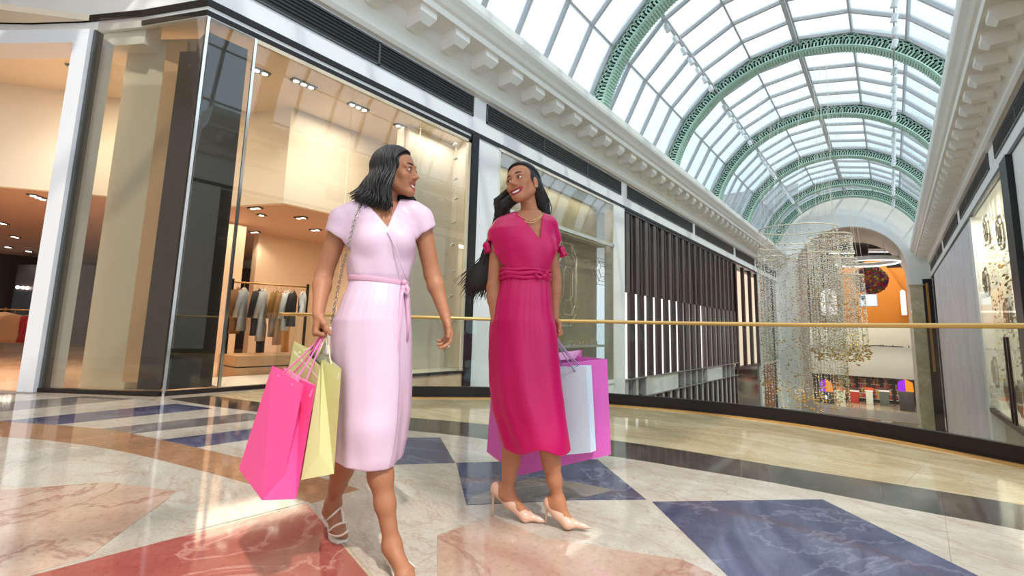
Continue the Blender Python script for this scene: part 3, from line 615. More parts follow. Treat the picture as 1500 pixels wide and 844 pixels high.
# department behind the portal
for k, (x, y, col, lb) in enumerate([(8, 452, (206, 170, 130), 'tan sequinned jacket hung at the left edge of the photo'), (22, 455, (176, 134, 96), 'brown patterned jacket right of the tan sequinned jacket'), (54, 455, (150, 26, 30), 'red coat hung beside the white portal frame')]):
    p = onz(x, y, 1.25)
    p = CAM0+(p-CAM0)*(13.5/(p-CAM0).length) if False else ray(x, y)*12.2+CAM0
    garment(p, .62, .75, col, lb, .9, 'jacket', True, 1.0, 'jackets in the dark department')
pA = ray(-40, 452)*12.2+CAM0; pB = ray(66, 455)*12.2+CAM0; rack(pA, pB, 'black clothes rail in the dark department behind the portal')
t = thing('bench', 'long dark bench in front of the dark department wall', 'bench', LP(9.5, 9, 0)); b = MB(); lbox(b, 8, 12.5, 8.8, 9.5, .12, .62); b.build('seat', M_brown, t)
for u_ in (8.2, 12.2): b = MB(); lbox(b, u_, u_+.15, 8.9, 9.4, 0, .12); b.build('leg', M_black, t)
b = MB(); lbox(b, 2.5, 15, 10.5, 10.7, 0, 2.9); struct(b.build('wall_dark_department', mat('dark_department', (52, 44, 40), .4)))
t = thing('shelf', 'white lit shelf along the dark department wall', 'shelf', LP(9.5, 10.4, .3)); b = MB(); lbox(b, 7.5, 13, 10.2, 10.5, .28, .34); b.build('board', M_white, t)
def onL(x, y, n): d = ray(x, y); o_ = G1+GN*n-CAM0; return CAM0+d*(o_.dot(GN)/d.dot(GN))
for k, (x, y) in enumerate([(26, 421), (33.5, 421.5), (40, 422), (52, 423), (59, 423.5)]):
    q = onL(x, y, 10.44); tt = thing('wall_lamp', ORD[k]+' from the left of the tiny round lamps on the dark department wall', 'lamp', q, 'tiny wall lamps of the dark department'); b = MB(); b.ball(q, .06, 8, 5); b.build('bulb', lamp_mat('tiny_lamp', (255, 240, 220), 8), tt); b = MB(); b.obox(q+GN*.03, GU*.02, GN*.03, (0, 0, .02)); b.build('mount', M_black, tt)
# display wall right half of window 1 with a garland of white petals
b = MB(); b.box((-8.05, 6.05, 0.04), (-7.95, 7.41, 5.3)); b.box((-8.3, 6.0, 0.04), (-8.05, 6.1, 5.3)); struct(b.build('wall_window_display', M_creamw))
b = MB(); b.box((-8.6, 2.6, 0), (XL-.08, 7.4, .05)); struct(b.build('floor', mat('window_bed', (236, 230, 218), .5)))
t = thing('petal_garland', 'garland of white petals hanging down the corner window by the black post', 'garland', onx(668, 225, -7.5)); M_pet = mat('white_petal', (250, 248, 244), .5)
ppx = [(668, 211), (668, 232), (668, 262), (669, 290), (666, 325), (663, 358), (665, 397), (661, 433), (664, 470), (660, 500)]
b = MB(); b.tube([onx(x, y, -7.5) for x, y in ppx], .004, 4); b.build('thread', M_pet, t)
for k, (x, y) in enumerate(ppx):
    c = onx(x, y, -7.5); b = MB(); b.ball(c, .06, 8, 6, sc=(.5, 1, .45)); b.ball(c+Vector((0, -.05, -.04)), .045, 8, 6, sc=(.5, .8, .5)); b.build('petal', M_pet, t)
# ---- beige jewel window (second bay)
M_beige = mat('jewel_backdrop', (196, 184, 150), .6, noise=.08, nscale=2); M_beige2 = mat('jewel_upper', (170, 168, 150), .5, noise=.1, nscale=2)
b = MB(); b.box((XL-.75, 8.2, -.66), (XL-.65, 14.3, 5.3)); b.box((XL-.65, 8.2, 3.85), (XL-.3, 14.3, 3.95)); struct(b.build('wall_jewel_display', M_beige))
w3 = struct(MB().box((XL-.08, 8.2, -.72), (XL+.02, 14.3, -.6)).build('window_3', M_white))
for y0, y1 in ((8.26, 10.76), (10.77, 14.27)): pane(w3, y0, y1, -.6, 3.82); pane(w3, y0, y1, 3.92, 5.28)
b = MB(); b.box((XL-.06, 8.2, 3.82), (XL+.02, 14.3, 3.92)); b.build('transom', mat('silver_transom', (214, 214, 208), .3, metal=.3), w3)
b = MB(); b.box((XL-.06, 8.2, 5.28), (XL+.02, 14.3, 5.36)); b.box((XL-.06, 8.2, -.6), (XL+.02, 8.26, 5.3)); b.box((XL-.06, 14.24, -.6), (XL+.02, 14.3, 5.3)); b.build('frame', M_creamw, w3)
t = thing('shelf', 'white ledge running across the beige jewel window', 'shelf', (XL-.5, 11.2, .5)); b = MB(); b.box((XL-.64, 8.3, .45), (XL-.3, 14.2, .52)); b.build('board', M_white, t)
M_gem = mat('silver_gem_edge', (226, 222, 208), .25, metal=.5); M_gemg = glass('gem_glass', (250, 250, 246), 1.3, graze=.4)
def gem(c, w_, h_, label, axis=Vector((0, 1, 0)), nrm=Vector((1, 0, 0)), r=.014, mt=None, bays=True):
    """emerald-cut ornament: stepped octagon frames joined at the corners, with a faceted glass body"""
    c = Vector(c); t = thing('gem_ornament', label, 'ornament', c, 'emerald-cut window ornaments'); Z = Vector((0, 0, 1))
    def oct_(k, dn): a, e = w_/2*k, h_/2*k-(w_/2*(1-k))*.0; q = a*.5; return [c+axis*x+Z*z+nrm*dn for x, z in ((-a, -e+q*1.4), (-a+q, -e), (a-q, -e), (a, -e+q*1.4), (a, e-q*1.4), (a-q, e), (-a+q, e), (-a, e-q*1.4))]
    o1, o2, o3 = oct_(1, 0), oct_(.74, .05), oct_(.4, .07)
    for nm, oo in (('outer_frame', o1), ('middle_frame', o2), ('inner_frame', o3)): b = MB(); b.tube(oo, r, 5, closed=True, smooth=False); b.build(nm, mt or M_gem, t)
    b = MB()
    for k in range(8): b.tube([o1[k], o2[k], o3[k]], r*.7, 4, smooth=False)
    b.build('ridge', mt or M_gem, t)
    b = MB(); b.add(o2+o3, [(k, (k+1) % 8, 8+(k+1) % 8, 8+k) for k in range(8)]+[tuple(range(8, 16))]); b.build('facets', M_gemg, t)
    return t
c = onx(829, 416, XL-.3); gem((c.x, c.y, c.z), 1.15, 2.5, 'large clear emerald-cut ornament beside the elbow of the woman in red', r=.032)
c = onx(880, 398, XL-.4); gem((c.x, c.y, c.z), 1.2, .9, 'faint wide emerald-cut ornament at the right of the beige jewel window', r=.012)
for k in range(26):      # small jewels on the ledge
    q = Vector((XL-.42, 8.9+.2*k, .52)); tt = thing('jewel_piece', ORD[k]+' from the left of the tiny jewel pieces on the white ledge', 'jewel', q, 'jewel pieces on the white ledge'); b = MB(); h_ = random.uniform(.06, .2); b.lathe([(.05, 0), (.05, .02), (.012, .03), (.012, h_*.6), (.035, h_*.75), (0, h_)], q, 6, smooth=False); b.build('body', M_gem, tt)
# ---- slatted screen (third and fourth bays)
scr = thing('slatted_screen', 'tall dark slatted facade screen with lit white strips beyond the beige window', 'screen', (XL, 22.7, -.66))
M_slat = mat('brown_slat', (104, 92, 88), .45, metal=.2); M_slat2 = mat('dark_slat', (52, 45, 44), .4, metal=.2); M_lit = lamp_mat('lit_strip', (255, 246, 246), 1.5); M_sl3 = mat('pale_slat', (196, 192, 190), .4)
b = MB(); b.box((XL-.4, 15.1, ZG), (XL-.34, 30.4, 5.36)); b.build('back_panel', mat('screen_back', (40, 35, 35), .3), scr)
b = MB(); b.box((XL-.34, 15.1, 5.26), (XL+.02, 30.4, 5.34)); b.build('head_rail', M_slat2, scr)
mods = 18; pit = 15.0/mods; f1 = f2 = f3 = None
def slat_at(y, w_, z0, z1, mt, dep=.16, nm='slat'):
    b = MB(); b.box((XL-.34, y, z0), (XL-.34+dep, y+w_, z1)); return b.build(nm, mt, scr)
protos = {}
def slat_i(y, w_, z0, z1, mt, dep=.16, nm='slat'):
    k = (w_, z0, z1, mt.name, dep)
    if k not in protos: protos[k] = (slat_at(y, w_, z0, z1, mt, dep, nm), y); return
    inst(protos[k][0], scr, loc=(0, y-protos[k][1], 0))
for m_ in range(mods):
    y = 15.25+m_*pit; lit = m_ < 7
    slat_i(y+.02, .30, 2.35, 5.26, M_slat, .34); slat_i(y+.40, .10, 2.35, 5.26, M_slat2, .34); slat_i(y+.56, .2, 2.35, 5.26, M_slat, .26)
    if m_ % 3 == 1: slat_i(y+.33, .06, 2.35, 5.2, M_sl3, .1)  # pale slivers stand in for white reflections in the dark gaps
    slat_i(y+.02, .13, -.64, 2.35, M_lit if lit or m_ == 10 else M_sl3, .3, 'lit_strip' if lit else 'slat'); slat_i(y+.3, .42, -.64, 2.35, M_slat2 if lit else M_slat, .34)
    slat_i(y+.02, .2, ZG, -1.37, M_sl3, .3); slat_i(y+.42, .2, ZG, -1.37, M_slat2, .34)
    if not (3 <= m_ <= 6 or 11 <= m_ <= 13): slat_i(y+.02, .2, -1.33, -.68, M_sl3, .3)
b = MB()
b.box((XL-.1, 15.2, -.68), (XL+.04, 30.3, -.64)); b.box((XL-.1, 15.2, -1.37), (XL+.04, 30.3, -1.33)); b.build('steel_rail', mat('steel_rail', (196, 204, 208), .25, metal=.7), scr)
for a, c_ in ((17.0, 20.3), (24.4, 27.0)): b = MB(); b.box((XL-.3, a, -1.33), (XL-.02, c_, -.68)); b.build('white_panel', M_white, scr)
# ---- lit cream window and last window of the left side
b = MB(); b.box((XL-.5, 30.4, -.95), (XL-.4, 43.2, 5.3)); struct(b.build('wall_far_shops', mat('far_shop_wall', (236, 216, 194), .7)))
M_creamlit = lamp_mat('lit_cream_panel', (255, 226, 200), .95)
w4 = struct(MB().box((XL-.1, 30.4, -1.05), (XL+.03, 36.4, -.92)).build('window_4', M_dark))
for k in range(3): b = MB(); b.box((XL-.2, 30.75+k*1.9, -.9), (XL-.16, 32.35+k*1.9, 5.0)); b.build('lit_panel', M_creamlit, w4)
for k in range(4): b = MB(); b.box((XL-.15, 30.4+k*1.9, -.92), (XL+.02, 30.7+k*1.9, 5.3)); b.build('mullion', M_dark, w4)
b = MB(); b.box((XL-.3, 30.4, ZG), (XL-.1, 36.4, -1.05)); b.build('lower_glass', mat('dark_glass', (70, 66, 56), .1), w4)
w5 = struct(MB().box((XL-.1, 37.2, -1.05), (XL+.03, 43.2, -.92)).build('window_5', M_white))
pane(w5, 37.25, 40.2, -.9, 5.3); pane(w5, 40.25, 43.2, -.9, 5.3); b = MB(); b.box((XL-.08, 41.6, ZG), (XL+.03, 41.9, 5.3)); b.build('mullion', M_dark, w5)
b = MB(); b.box((XL-.3, 37.2, ZG), (XL-.1, 43.2, -1.05)); b.build('lower_wall', M_white, w5)
b = MB(); b.box((XL-.1, 37.7, ZG), (XL+.05, 40.6, -1.1)); struct(b.build('door_2', mat('rust_door', (150, 74, 40), .5)))
b = MB(); b.box((XL-.5, 3.3, ZG), (XL-.4, 15.1, -1.35)); struct(b.build('wall_ground_floor', M_beige2))
# ---- right side: dark shop, confetti window, marble panel
b = MB(); b.box((XR+.3, 4.6, ZG), (XR+.36, 13, 5.34)); struct(b.build('wall_dark_shop', mat('dark_shop', (60, 48, 50), .3, noise=.3, nscale=2)))
w6 = struct(MB().box((XR-.02, 5.4, -.1), (XR+.1, 12.9, .0)).build('window_6', M_black)); b = MB(); b.box((XR-.006, 5.4, 0), (XR+.006, 12.9, 5.34)); b.build('pane', M_shopglass, w6)
b = MB(); b.box((XR+1.3, 15.6, ZG), (XR+1.4, 23.5, 5.34)); b.box((XR+.3, 22.95, ZG), (XR+1.3, 23.05, 5.34)); b.box((XR+.1, 15.6, 5.34), (XR+1.4, 23.5, 5.45)); b.box((XR+.1, 15.6, -1.4), (XR+1.4, 23.5, -1.3)); struct(b.build('wall_confetti_backdrop', mat('pale_backdrop', (222, 220, 206), .6, noise=.04, nscale=1)))
w7 = struct(MB().box((XR-.02, 16.2, -1.4), (XR+.1, 22.9, -1.25)).build('window_7', M_dark))
for y0, y1 in ((16.22, 18.5), (18.58, 22.88)): b = MB(); b.box((XR-.006, y0, -1.25), (XR+.006, y1, 5.34)); b.build('pane', M_arglass, w7)
for y in (18.5, 18.9): b = MB(); b.box((XR-.03, y, -1.25), (XR+.03, y+.08, 1.1)); b.build('door_stile', M_dark, w7)
b = MB(); b.box((XR-.02, 22.8, -1.25), (XR+.06, 22.95, 5.34)); b.build('frame', M_white, w7)
M_silver = mat('antique_silver', (196, 188, 172), .3, metal=.4)
for k, (x, y, s_) in enumerate([(1447, 336, 'highest left'), (1467, 340, 'highest right'), (1446, 413, 'in the middle left'), (1478, 462, 'just above the handrail'), (1459, 545, 'lower left'), (1479, 574, 'lowest right'), (1497, 585, 'cut off by the photo edge')]):
    c = onx(x, y, XR+.12); gem(c, .72, .95, 'silver emerald-cut ornament in the confetti window, '+s_, nrm=Vector((-1, 0, 0)), r=.026, mt=M_silver)
t = thing('confetti_garland', 'gold and white confetti hanging in the right-hand shop window', 'garland', (XR+.2, 19.2, 4.9)); M_gold = mat('gold_leaf', (226, 184, 92), .25, metal=.8); M_wleaf = mat('white_leaf', (250, 246, 236), .4)
b = MB(); th = []
for k in range(26):
    y = 16.6+random.random()*5.6; zt, zb = random.uniform(2.5, 5.2), random.uniform(-1, 1.5); th.append((y, zt, zb)); b.bar((XR+.2, y, zb), (XR+.2, y, 5.3), .006, .006)
b.build('thread', M_wleaf, t)
for nm, mt_, n_ in (('gold_flakes', M_gold, 240), ('white_flakes', M_wleaf, 160)):
    b = MB()
    for k in range(n_):
        y, zt, zb = random.choice(th); z = random.uniform(zb, zt); a = random.random()*3; r_ = random.uniform(.03, .09); u = Vector((math.sin(a)*.5, math.cos(a), .3)).normalized(); v = u.cross(Vector((1, .2, .1))).normalized(); c = Vector((XR+.2+random.uniform(-.05, .05), y+random.uniform(-.1, .1), z)); b.add([c-u*r_, c+v*r_*.7, c+u*r_, c-v*r_*.7], [(0, 1, 2, 3)])
    stuff(b.build(nm, mt_, t))
area('confetti_window_fill', (XR+.7, 19.5, 5.25), .8, 300, (255, 250, 240), sizey=6)  # added fill lamp, brightens the window from inside
M_lilac = marble('lilac_marble', (240, 237, 240), (226, 222, 229), (176, 130, 140), .5, .45, .35, rough=.45, stretch=(1, 1, .35))
b = MB(); b.box((XR+.1, 23.6, ZG), (XR+.2, 42.0, 5.34)); mp_ = struct(b.build('wall_marble_back', M_white))
for k in range(5): b = MB(); b.box((XR, 23.62+k*3.68, ZG), (XR+.1, 23.62+(k+1)*3.68-.02, 5.34)); b.build('marble_panel', M_lilac, mp_)
b = MB(); b.box((XR+.05, 42.0, ZG), (XR+.2, YE, 5.34)); struct(b.build('wall_right_end', M_dark))
b = MB(); b.box((XR+1.6, 4.6, ZG), (XR+1.7, 44, 6.3)); struct(b.build('wall_right_outer', M_white))
# ================================================================ the hall beyond the arch
def pbox(b, x0, y0, x1, y1, Y, dep, mi=0):
    p, q = ony(x0, y1, Y), ony(x1, y0, Y); p2, q2 = ony(x1, y1, Y), ony(x0, y0, Y)
    return b.box((min(p.x, q2.x), Y, min(p.z, p2.z)), (max(q.x, p2.x), Y+dep, max(q.z, q2.z)), mi)
M_hall = mat('hall_grey', (98, 92, 88), .7); M_or = mat('orange_wall', (180, 108, 14), .6); M_par = mat('gallery_parapet', (164, 160, 152), .3)
b = MB(); b.box((-22, 78, ZG), (16, 78.4, 16)); b.box((-22, 52, ZG), (-21.6, 78, 16)); b.box((15.6, 52, ZG), (16, 78, 16)); b.box((VC+AR+.3, YB, ZG), (16, YB+.3, 16)); b.box((-22, YB, ZG), (VC-AR-.3, YB+.3, 16)); struct(b.build('wall_hall', M_hall))
b = MB(); b.box((-22, 52, 14), (16, 78.4, 14.3)); struct(b.build('ceiling', mat('hall_ceiling', (84, 78, 76), .7)))
b = MB(); b.box((-22, YB, 9.68), (16, YB+.3, 14)); struct(b.build('wall_hall_front', M_hall))
for k in range(6): b = MB(); b.bar((-20, 55+3.8*k, 13.2), (15, 55+3.8*k, 13.2), .4, .5); struct(b.build('trim_15', M_hall))
b = MB(); pbox(b, 1235, 396, 1326, 474, 70, .3); struct(b.build('wall_orange', M_or)); 
b = MB(); p = ony(1290, 392, 69.7); q = ony(1326, 396, 69.7); b.prism([(p.x-4, p.z), (p.x, p.z+1.2), (q.x, p.z-3.5), (q.x, p.z-8), (p.x-4, p.z-8)], 69.6, 69.75, 'y'); struct(b.build('wall_orange_gable', M_or))
b = MB(); pbox(b, 1180, 510, 1352, 546, 57.5, .25); struct(b.build('wall_gallery_parapet', M_par))
gz = ony(1270, 520, 57.5).z; b = MB(); b.box((-22, 57.6, gz-.5), (16, 78, gz-.2)); struct(b.build('floor', M_hall))
b = MB(); pbox(b, 1175, 476, 1352, 512, 66, .3); struct(b.build('wall_cafe', mat('cafe_wall', (206, 198, 184), .6)))
for k, (x0, y0, x1, y1, lb) in enumerate([(1199, 374, 1252, 371, ''), ]): pass
M_strip = lamp_mat('white_strip_light', (255, 255, 255), 2.2); M_scr = lamp_mat('blue_white_screen', (210, 228, 246), 1.3)
for k, (x0, x1, y, Y, lb) in enumerate([(1214, 1252, 369, 60, 'white linear ceiling light in the far hall, left one'), (1272, 1306, 367, 60, 'white linear ceiling light in the far hall, right one')]):
    p, q = ony(x0, y, Y), ony(x1, y, Y); t = thing('linear_light', lb, 'ceiling light', (p+q)/2); b = MB(); b.bar(p, q, .35, .3); b.build('housing', M_white, t); b = MB(); b.bar(p-Vector((0, 0, .17)), q-Vector((0, 0, .17)), .25, .04); b.build('diffuser', M_strip, t)
c = ony(1270, 383, 50); R_ = (ony(1318, 383, 50)-ony(1222, 383, 50)).length/2
t = thing('ring_chandelier', 'large white ring-shaped light hanging in the end arch above the candy ball', 'chandelier', c); b = MB(); n = 48
b.tube([c+Vector((R_*math.cos(2*math.pi*k/n), R_*math.sin(2*math.pi*k/n), 0)) for k in range(n)], .18, 8, closed=True); b.build('ring', mat('white_ring', (244, 246, 250), .3), t)
b = MB(); b.tube([c+Vector((R_*.97*math.cos(2*math.pi*k/n), R_*.97*math.sin(2*math.pi*k/n), -.17)) for k in range(n)], .07, 6, closed=True); b.build('light_line', M_strip, t)
for k in range(4): a = .6+k*1.57; p = c+Vector((R_*math.cos(a), R_*math.sin(a), 0)); b = MB(); b.bar(p, p+Vector((-.3*math.cos(a), -.3*math.sin(a), 2.4)), .03, .03); b.build('cable', M_bar, t)
c = ony(1275, 410, 55); r_ = (ony(1301, 410, 55)-ony(1249, 410, 55)).length/2
t = thing('candy_ball', 'big hanging ball covered in colourful sweets under the white ring', 'decoration', c); b = MB(); b.ball(c, r_*.93, 24, 14); b.build('core', mat('ball_core', (176, 110, 100), .5), t)
ccol = [(226, 196, 40), (206, 40, 60), (90, 60, 140), (230, 120, 40), (160, 40, 110), (70, 150, 90), (140, 90, 80)]; MBs = [MB() for _ in ccol]
for k in range(300):
    z = 1-2*(k+.5)/300; a = k*2.39996; rr = math.sqrt(1-z*z); MBs[random.randrange(len(ccol))].ball(c+Vector((rr*math.cos(a), rr*math.sin(a), z))*r_*.95, r_*.085*random.uniform(.7, 1.25), 6, 4)
for mb_, cc in zip(MBs, ccol): stuff(mb_.build('sweets', mat('sweet', cc, .4), t))
b = MB(); b.bar(c+Vector((0, 0, r_*.9)), (c.x, c.y, 13.9), .05, .05); b.build('cable', M_bar, t)
t = thing('display_screen', 'blue and white screen hanging in front of the orange wall', 'screen', ony(1271, 440, 62)); b = MB(); pbox(b, 1258, 431, 1285, 449, 62, .15); b.build('housing', M_white, t); b = MB(); pbox(b, 1259.5, 432.5, 1283.5, 447.5, 61.97, .03); b.build('panel', M_scr, t); b = MB(); pbox(b, 1262, 434, 1268, 440, 61.95, .02); b.build('picture', mat('blue_picture', (40, 70, 120), .4), t)
b = MB(); b.bar(ony(1271, 431, 62.1), ony(1271, 395, 62.1), .06, .06); b.build('hanger_rod', M_bar, t)
M_winl = lamp_mat('bright_window', (250, 248, 250), 1.25)
for n_, (x0, x1, y0, y1) in enumerate([(1204, 1227, 424, 462), (1321, 1329, 425, 462)]):
    p, q = ony(x0, y1, 69), ony(x1, y1, 69); zt = ony(x0, y0, 69).z; w_ = (q.x-p.x)/2; cx = (p.x+q.x)/2; zs_ = zt-w_
    poly = [(cx-w_, p.z), (cx+w_, p.z)]+[(cx+w_*math.cos(a*math.pi/12), zs_+w_*math.sin(a*math.pi/12)) for a in range(13)]
    b = MB(); b.prism(poly, 68.9, 69, 'y'); fr_ = struct(b.build(f'window_{8+n_}', M_white))
    b = MB(); b.prism([(cx+(x-cx)*.85, p.z+.1+(z-p.z)*.93) for x, z in poly], 68.86, 68.9, 'y'); b.build('pane', M_winl, fr_)
    b = MB(); b.box((cx-.08, 68.8, p.z), (cx+.08, 68.88, zt)); b.build('mullion', M_white, fr_)
# cafe level: tables and seated diners kept as simple furniture
for k, x in enumerate((1235, 1252, 1272, 1290, 1312)):
    p = ony(x, 505, 61+k % 2*1.5); p.z = gz-.2; t = thing('cafe_table', ORD[k]+' from the left of the small dark cafe tables on the far gallery', 'table', p, 'cafe tables on the far gallery'); b = MB(); b.lathe([(.3, 0), (.3, .04), (.05, .06), (.05, 1.0), (.6, 1.02), (.6, 1.1), (0, 1.1)], p, 10); b.build('table', M_dark, t)
    for s_ in (-1, 1):
        q = p+Vector((s_*.72, 0, 0)); t = thing('cafe_chair', ('left' if s_ < 0 else 'right')+' chair of the cafe table that is '+ORD[k]+' from the left on the gallery', 'chair', q, 'cafe chairs on the far gallery'); b = MB(); b.box((q.x-.3, q.y-.3, q.z+.5), (q.x+.3, q.y+.3, q.z+.6)); b.build('seat', M_brown, t); b = MB(); b.box((q.x+s_*.24, q.y-.3, q.z+.6), (q.x+s_*.32, q.y+.3, q.z+1.2)); b.build('backrest', M_brown, t)
        for ax in (-.25, .25):
            for ay in (-.25, .25): b = MB(); b.box((q.x+ax-.04, q.y+ay-.04, q.z), (q.x+ax+.04, q.y+ay+.04, q.z+.5)); b.build('leg', M_black, t)
# candy shop below the gallery
b = MB(); pbox(b, 1150, 546, 1356, 606, 64, .3); struct(b.build('wall_candy_shop', mat('candy_shop_back', (128, 92, 84), .6)))
b = MB(); b.box((-14, 46.5, ZG), (8, 52.5, ZG+.02)); struct(b.build('trim_16', mat('walk_beige', (150, 142, 132), .3)))
shelf_cols = [(206, 40, 40), (236, 170, 40), (226, 90, 30), (150, 40, 100), (236, 210, 120), (90, 40, 40)]
for k in range(6):
    x0 = 1222+k*18; p = ony(x0, 590, 60); q = ony(x0+16, 590, 60); zt = ony(x0, 549+k % 2*2, 60).z; t = thing('candy_shelf', ORD[k]+' from the left of the red and gold sweet shelves in the far candy shop', 'shelf', ((p.x+q.x)/2, 60, ZG), 'sweet shelves of the candy shop')
    b = MB(); b.box((p.x, 60.4, ZG), (q.x, 60.5, zt)); b.box((p.x, 59.9, ZG), (p.x+.06, 60.5, zt)); b.box((q.x-.06, 59.9, ZG), (q.x, 60.5, zt)); b.build('carcass', M_brown, t); H_ = zt-ZG
    for j in range(5):
        z = ZG+H_*(j+.4)/5.2; b = MB(); b.box((p.x+.06, 59.9, z), (q.x-.06, 60.4, z+.05)); b.build('board', M_white, t); cbs = [MB() for _ in shelf_cols]
        for m_ in range(9): cx = p.x+.15+(q.x-p.x-.3)*m_/8; random.choice(cbs).lathe([(.1, 0), (.11, .3), (.05, .36), (.06, .4), (0, .41)], (cx, 60.1, z+.05), 6)
        for cb_, cc in zip(cbs, shelf_cols):
            if cb_.v: stuff(cb_.build('jars', mat('jar', cc, .3), t))
for k, (x, lb) in enumerate([(1211, 'grey kiosk with glowing purple and orange panel, left of the candy shop'), (1329, 'grey kiosk with glowing purple and orange panel, right of the candy shop')]):
    p = ony(x-11, 596, 54); q = ony(x+11, 596, 54); zt = ony(x, 574, 54).z; zs_ = ony(x, 556, 54).z
    t = thing('kiosk', lb, 'kiosk', ((p.x+q.x)/2, 54, ZG)); b = MB(); b.box((p.x, 54, ZG), (q.x, 55, zt)); bevel(b.build('body', mat('kiosk_grey', (84, 80, 80), .4), t), .04)
    b = MB(); b.box((p.x+.5, 53.96, zt-.7), (q.x-.5, 54, zt-.35)); b.build('sign', lamp_mat('kiosk_sign', (240, 244, 250), 1.2), t)
    m_ = (p.x+q.x)/2; b = MB(); b.prism([(m_-.55, zt), (m_, zt), (m_, zs_), (m_-.5, zs_-.3)], 54.3, 54.5, 'y'); b.build('purple_panel', lamp_mat('purple_glow', (160, 40, 220), 1.2), t); b = MB(); b.prism([(m_, zt), (m_+.55, zt), (m_+.5, zs_-.3), (m_, zs_)], 54.3, 54.5, 'y'); b.build('orange_panel', lamp_mat('orange_glow', (250, 150, 40), 1.1), t)
for k, (x, w_, cc, lb) in enumerate([(1232, 13, (214, 220, 214), 'pale glass sweet counter left of the red tub'), (1252, 12, (190, 50, 40), 'red tub of sweets in front of the candy shop'), (1274, 10, (224, 224, 214), 'white counter right of the red tub'), (1296, 14, (96, 104, 100), 'grey counter beneath the candy shelves')]):
    p = ony(x-w_/2, 588, 56.5); q = ony(x+w_/2, 588, 56.5); zt = ony(x, 572, 56.5).z; t = thing('counter', lb, 'counter', ((p.x+q.x)/2, 56.5, ZG)); b = MB(); b.box((p.x, 56.5, ZG), (q.x, 57.5, zt-.12)); b.build('body', mat('counter', cc, .4), t); b = MB(); b.box((p.x-.05, 56.45, zt-.12), (q.x+.05, 57.55, zt)); b.build('top', M_white, t)
    b = MB()
    for m_ in range(24): b.ball((random.uniform(p.x, q.x), random.uniform(56.6, 57.4), zt+.1), .13, 6, 4)
    stuff(b.build('sweets', mat('sweet', random.choice(shelf_cols), .4), t))
area('hall_light', (-3, 64, 13.8), 16, 5200, (255, 246, 236), sizey=10); area('hall_side_light', (-12, 60, 6), 5, 900, (255, 244, 230), rot=(0, -1.2, 0)); area('candy_fill', (-2, 53.2, -1.0), 12, 450, (255, 240, 222), rot=(1.1, 0, 0), sizey=2); area('gallery_light', (-2, 63, 3.8), 14, 380, (255, 240, 224), sizey=4)  # the candy lamp is an added fill, turned towards the sweet shelves
# ================================================================ hanging strings of beads
M_bead = mat('crystal_bead', (255, 251, 243), .28, metal=.15, spec=.8); M_bgold = mat('gold_bead', (222, 178, 82), .2, metal=.8); M_hoop = mat('white_hoop', (240, 230, 206), .3, metal=.3)
YB_ = 21.0
top0 = ony(1190, 340, YB_); t = thing('bead_chandelier', 'tall hanging installation of crystal bead strings with gold pendants over the atrium void', 'chandelier', top0)
pxm = (ony(1240, 450, YB_)-ony(1140, 450, YB_)).x/100
hoops = [(1167, 336, 60, 560, .55), (1214, 346, 32, 518, 2.2), (1150, 362, 44, 598, .8), (1224, 382, 30, 515, 1.8), (1192, 374, 38, 580, 1.5), (1236, 404, 27, 512, 1.6), (1128, 378, 22, 565, 1.0)]
bb, bgm, thr = MB(), MB(), MB()
OCT = [(1,0,0), (-1,0,0), (0,1,0), (0,-1,0), (0,0,1), (0,0,-1)]; OF = [(0,2,4), (2,1,4), (1,3,4), (3,0,4), (2,0,5), (1,2,5), (3,1,5), (0,3,5)]
def octa(mb, p, r, sz=1.0): mb.add([(p[0]+x*r, p[1]+y*r, p[2]+z*r*sz) for x, y, z in OCT], OF)
for hx, hy, hr, hb, dn_ in hoops:
    c = ony(hx, hy, YB_); R_ = hr*pxm; tilt = random.uniform(-.06, .06)
    b = MB(); n = 40; b.tube([c+Vector((R_*math.cos(2*math.pi*k/n), R_*math.sin(2*math.pi*k/n), tilt*R_*math.cos(2*math.pi*k/n+1))) for k in range(n)], .022, 6, closed=True); b.build('hoop', M_hoop, t)
    for k in range(3): a = 2.1*k; p = c+Vector((R_*math.cos(a), R_*math.sin(a), 0)); thr.bar(p, (c.x+(p.x-c.x)*.3, c.y+(p.y-c.y)*.3, VS+VR-.1), .008, .008)
    zb0 = ony(hx, hb, YB_).z; ns = int(hr*dn_)
    for k in range(ns):
        a = 2*math.pi*k/ns+.2; x, y = c.x+R_*math.cos(a), c.y+R_*math.sin(a); zt = c.z; zb = zb0+random.uniform(-.15, .25)+(random.random() < .25)*random.uniform(.3, 2.2); z = zt
        thr.bar((x, y, zb), (x, y, zt), .003, .003)
        while z > zb:
            octa(bgm if random.random() < .10+.3*(z < zb+.5) else bb, (x+random.uniform(-.01, .01), y, z), random.uniform(.014, .030)); z -= random.uniform(.06, .15)
        for q in range(2):
            zz = zb-random.uniform(0, .2); rr = random.uniform(.025, .05); bgm.ball((x+random.uniform(-.1, .1), y+random.uniform(-.1, .1), zz), rr, 6, 4, sc=(1, 1, .7))
stuff(bb.build('crystal_beads', M_bead, t)); stuff(bgm.build('gold_pendants', M_bgold, t)); stuff(thr.build('threads', M_hoop, t))
# wide area light above the ground floor of the atrium
area('ground_floor_light', (-2.4, 24, -.9), 3, 200, (255, 240, 220), sizey=30)
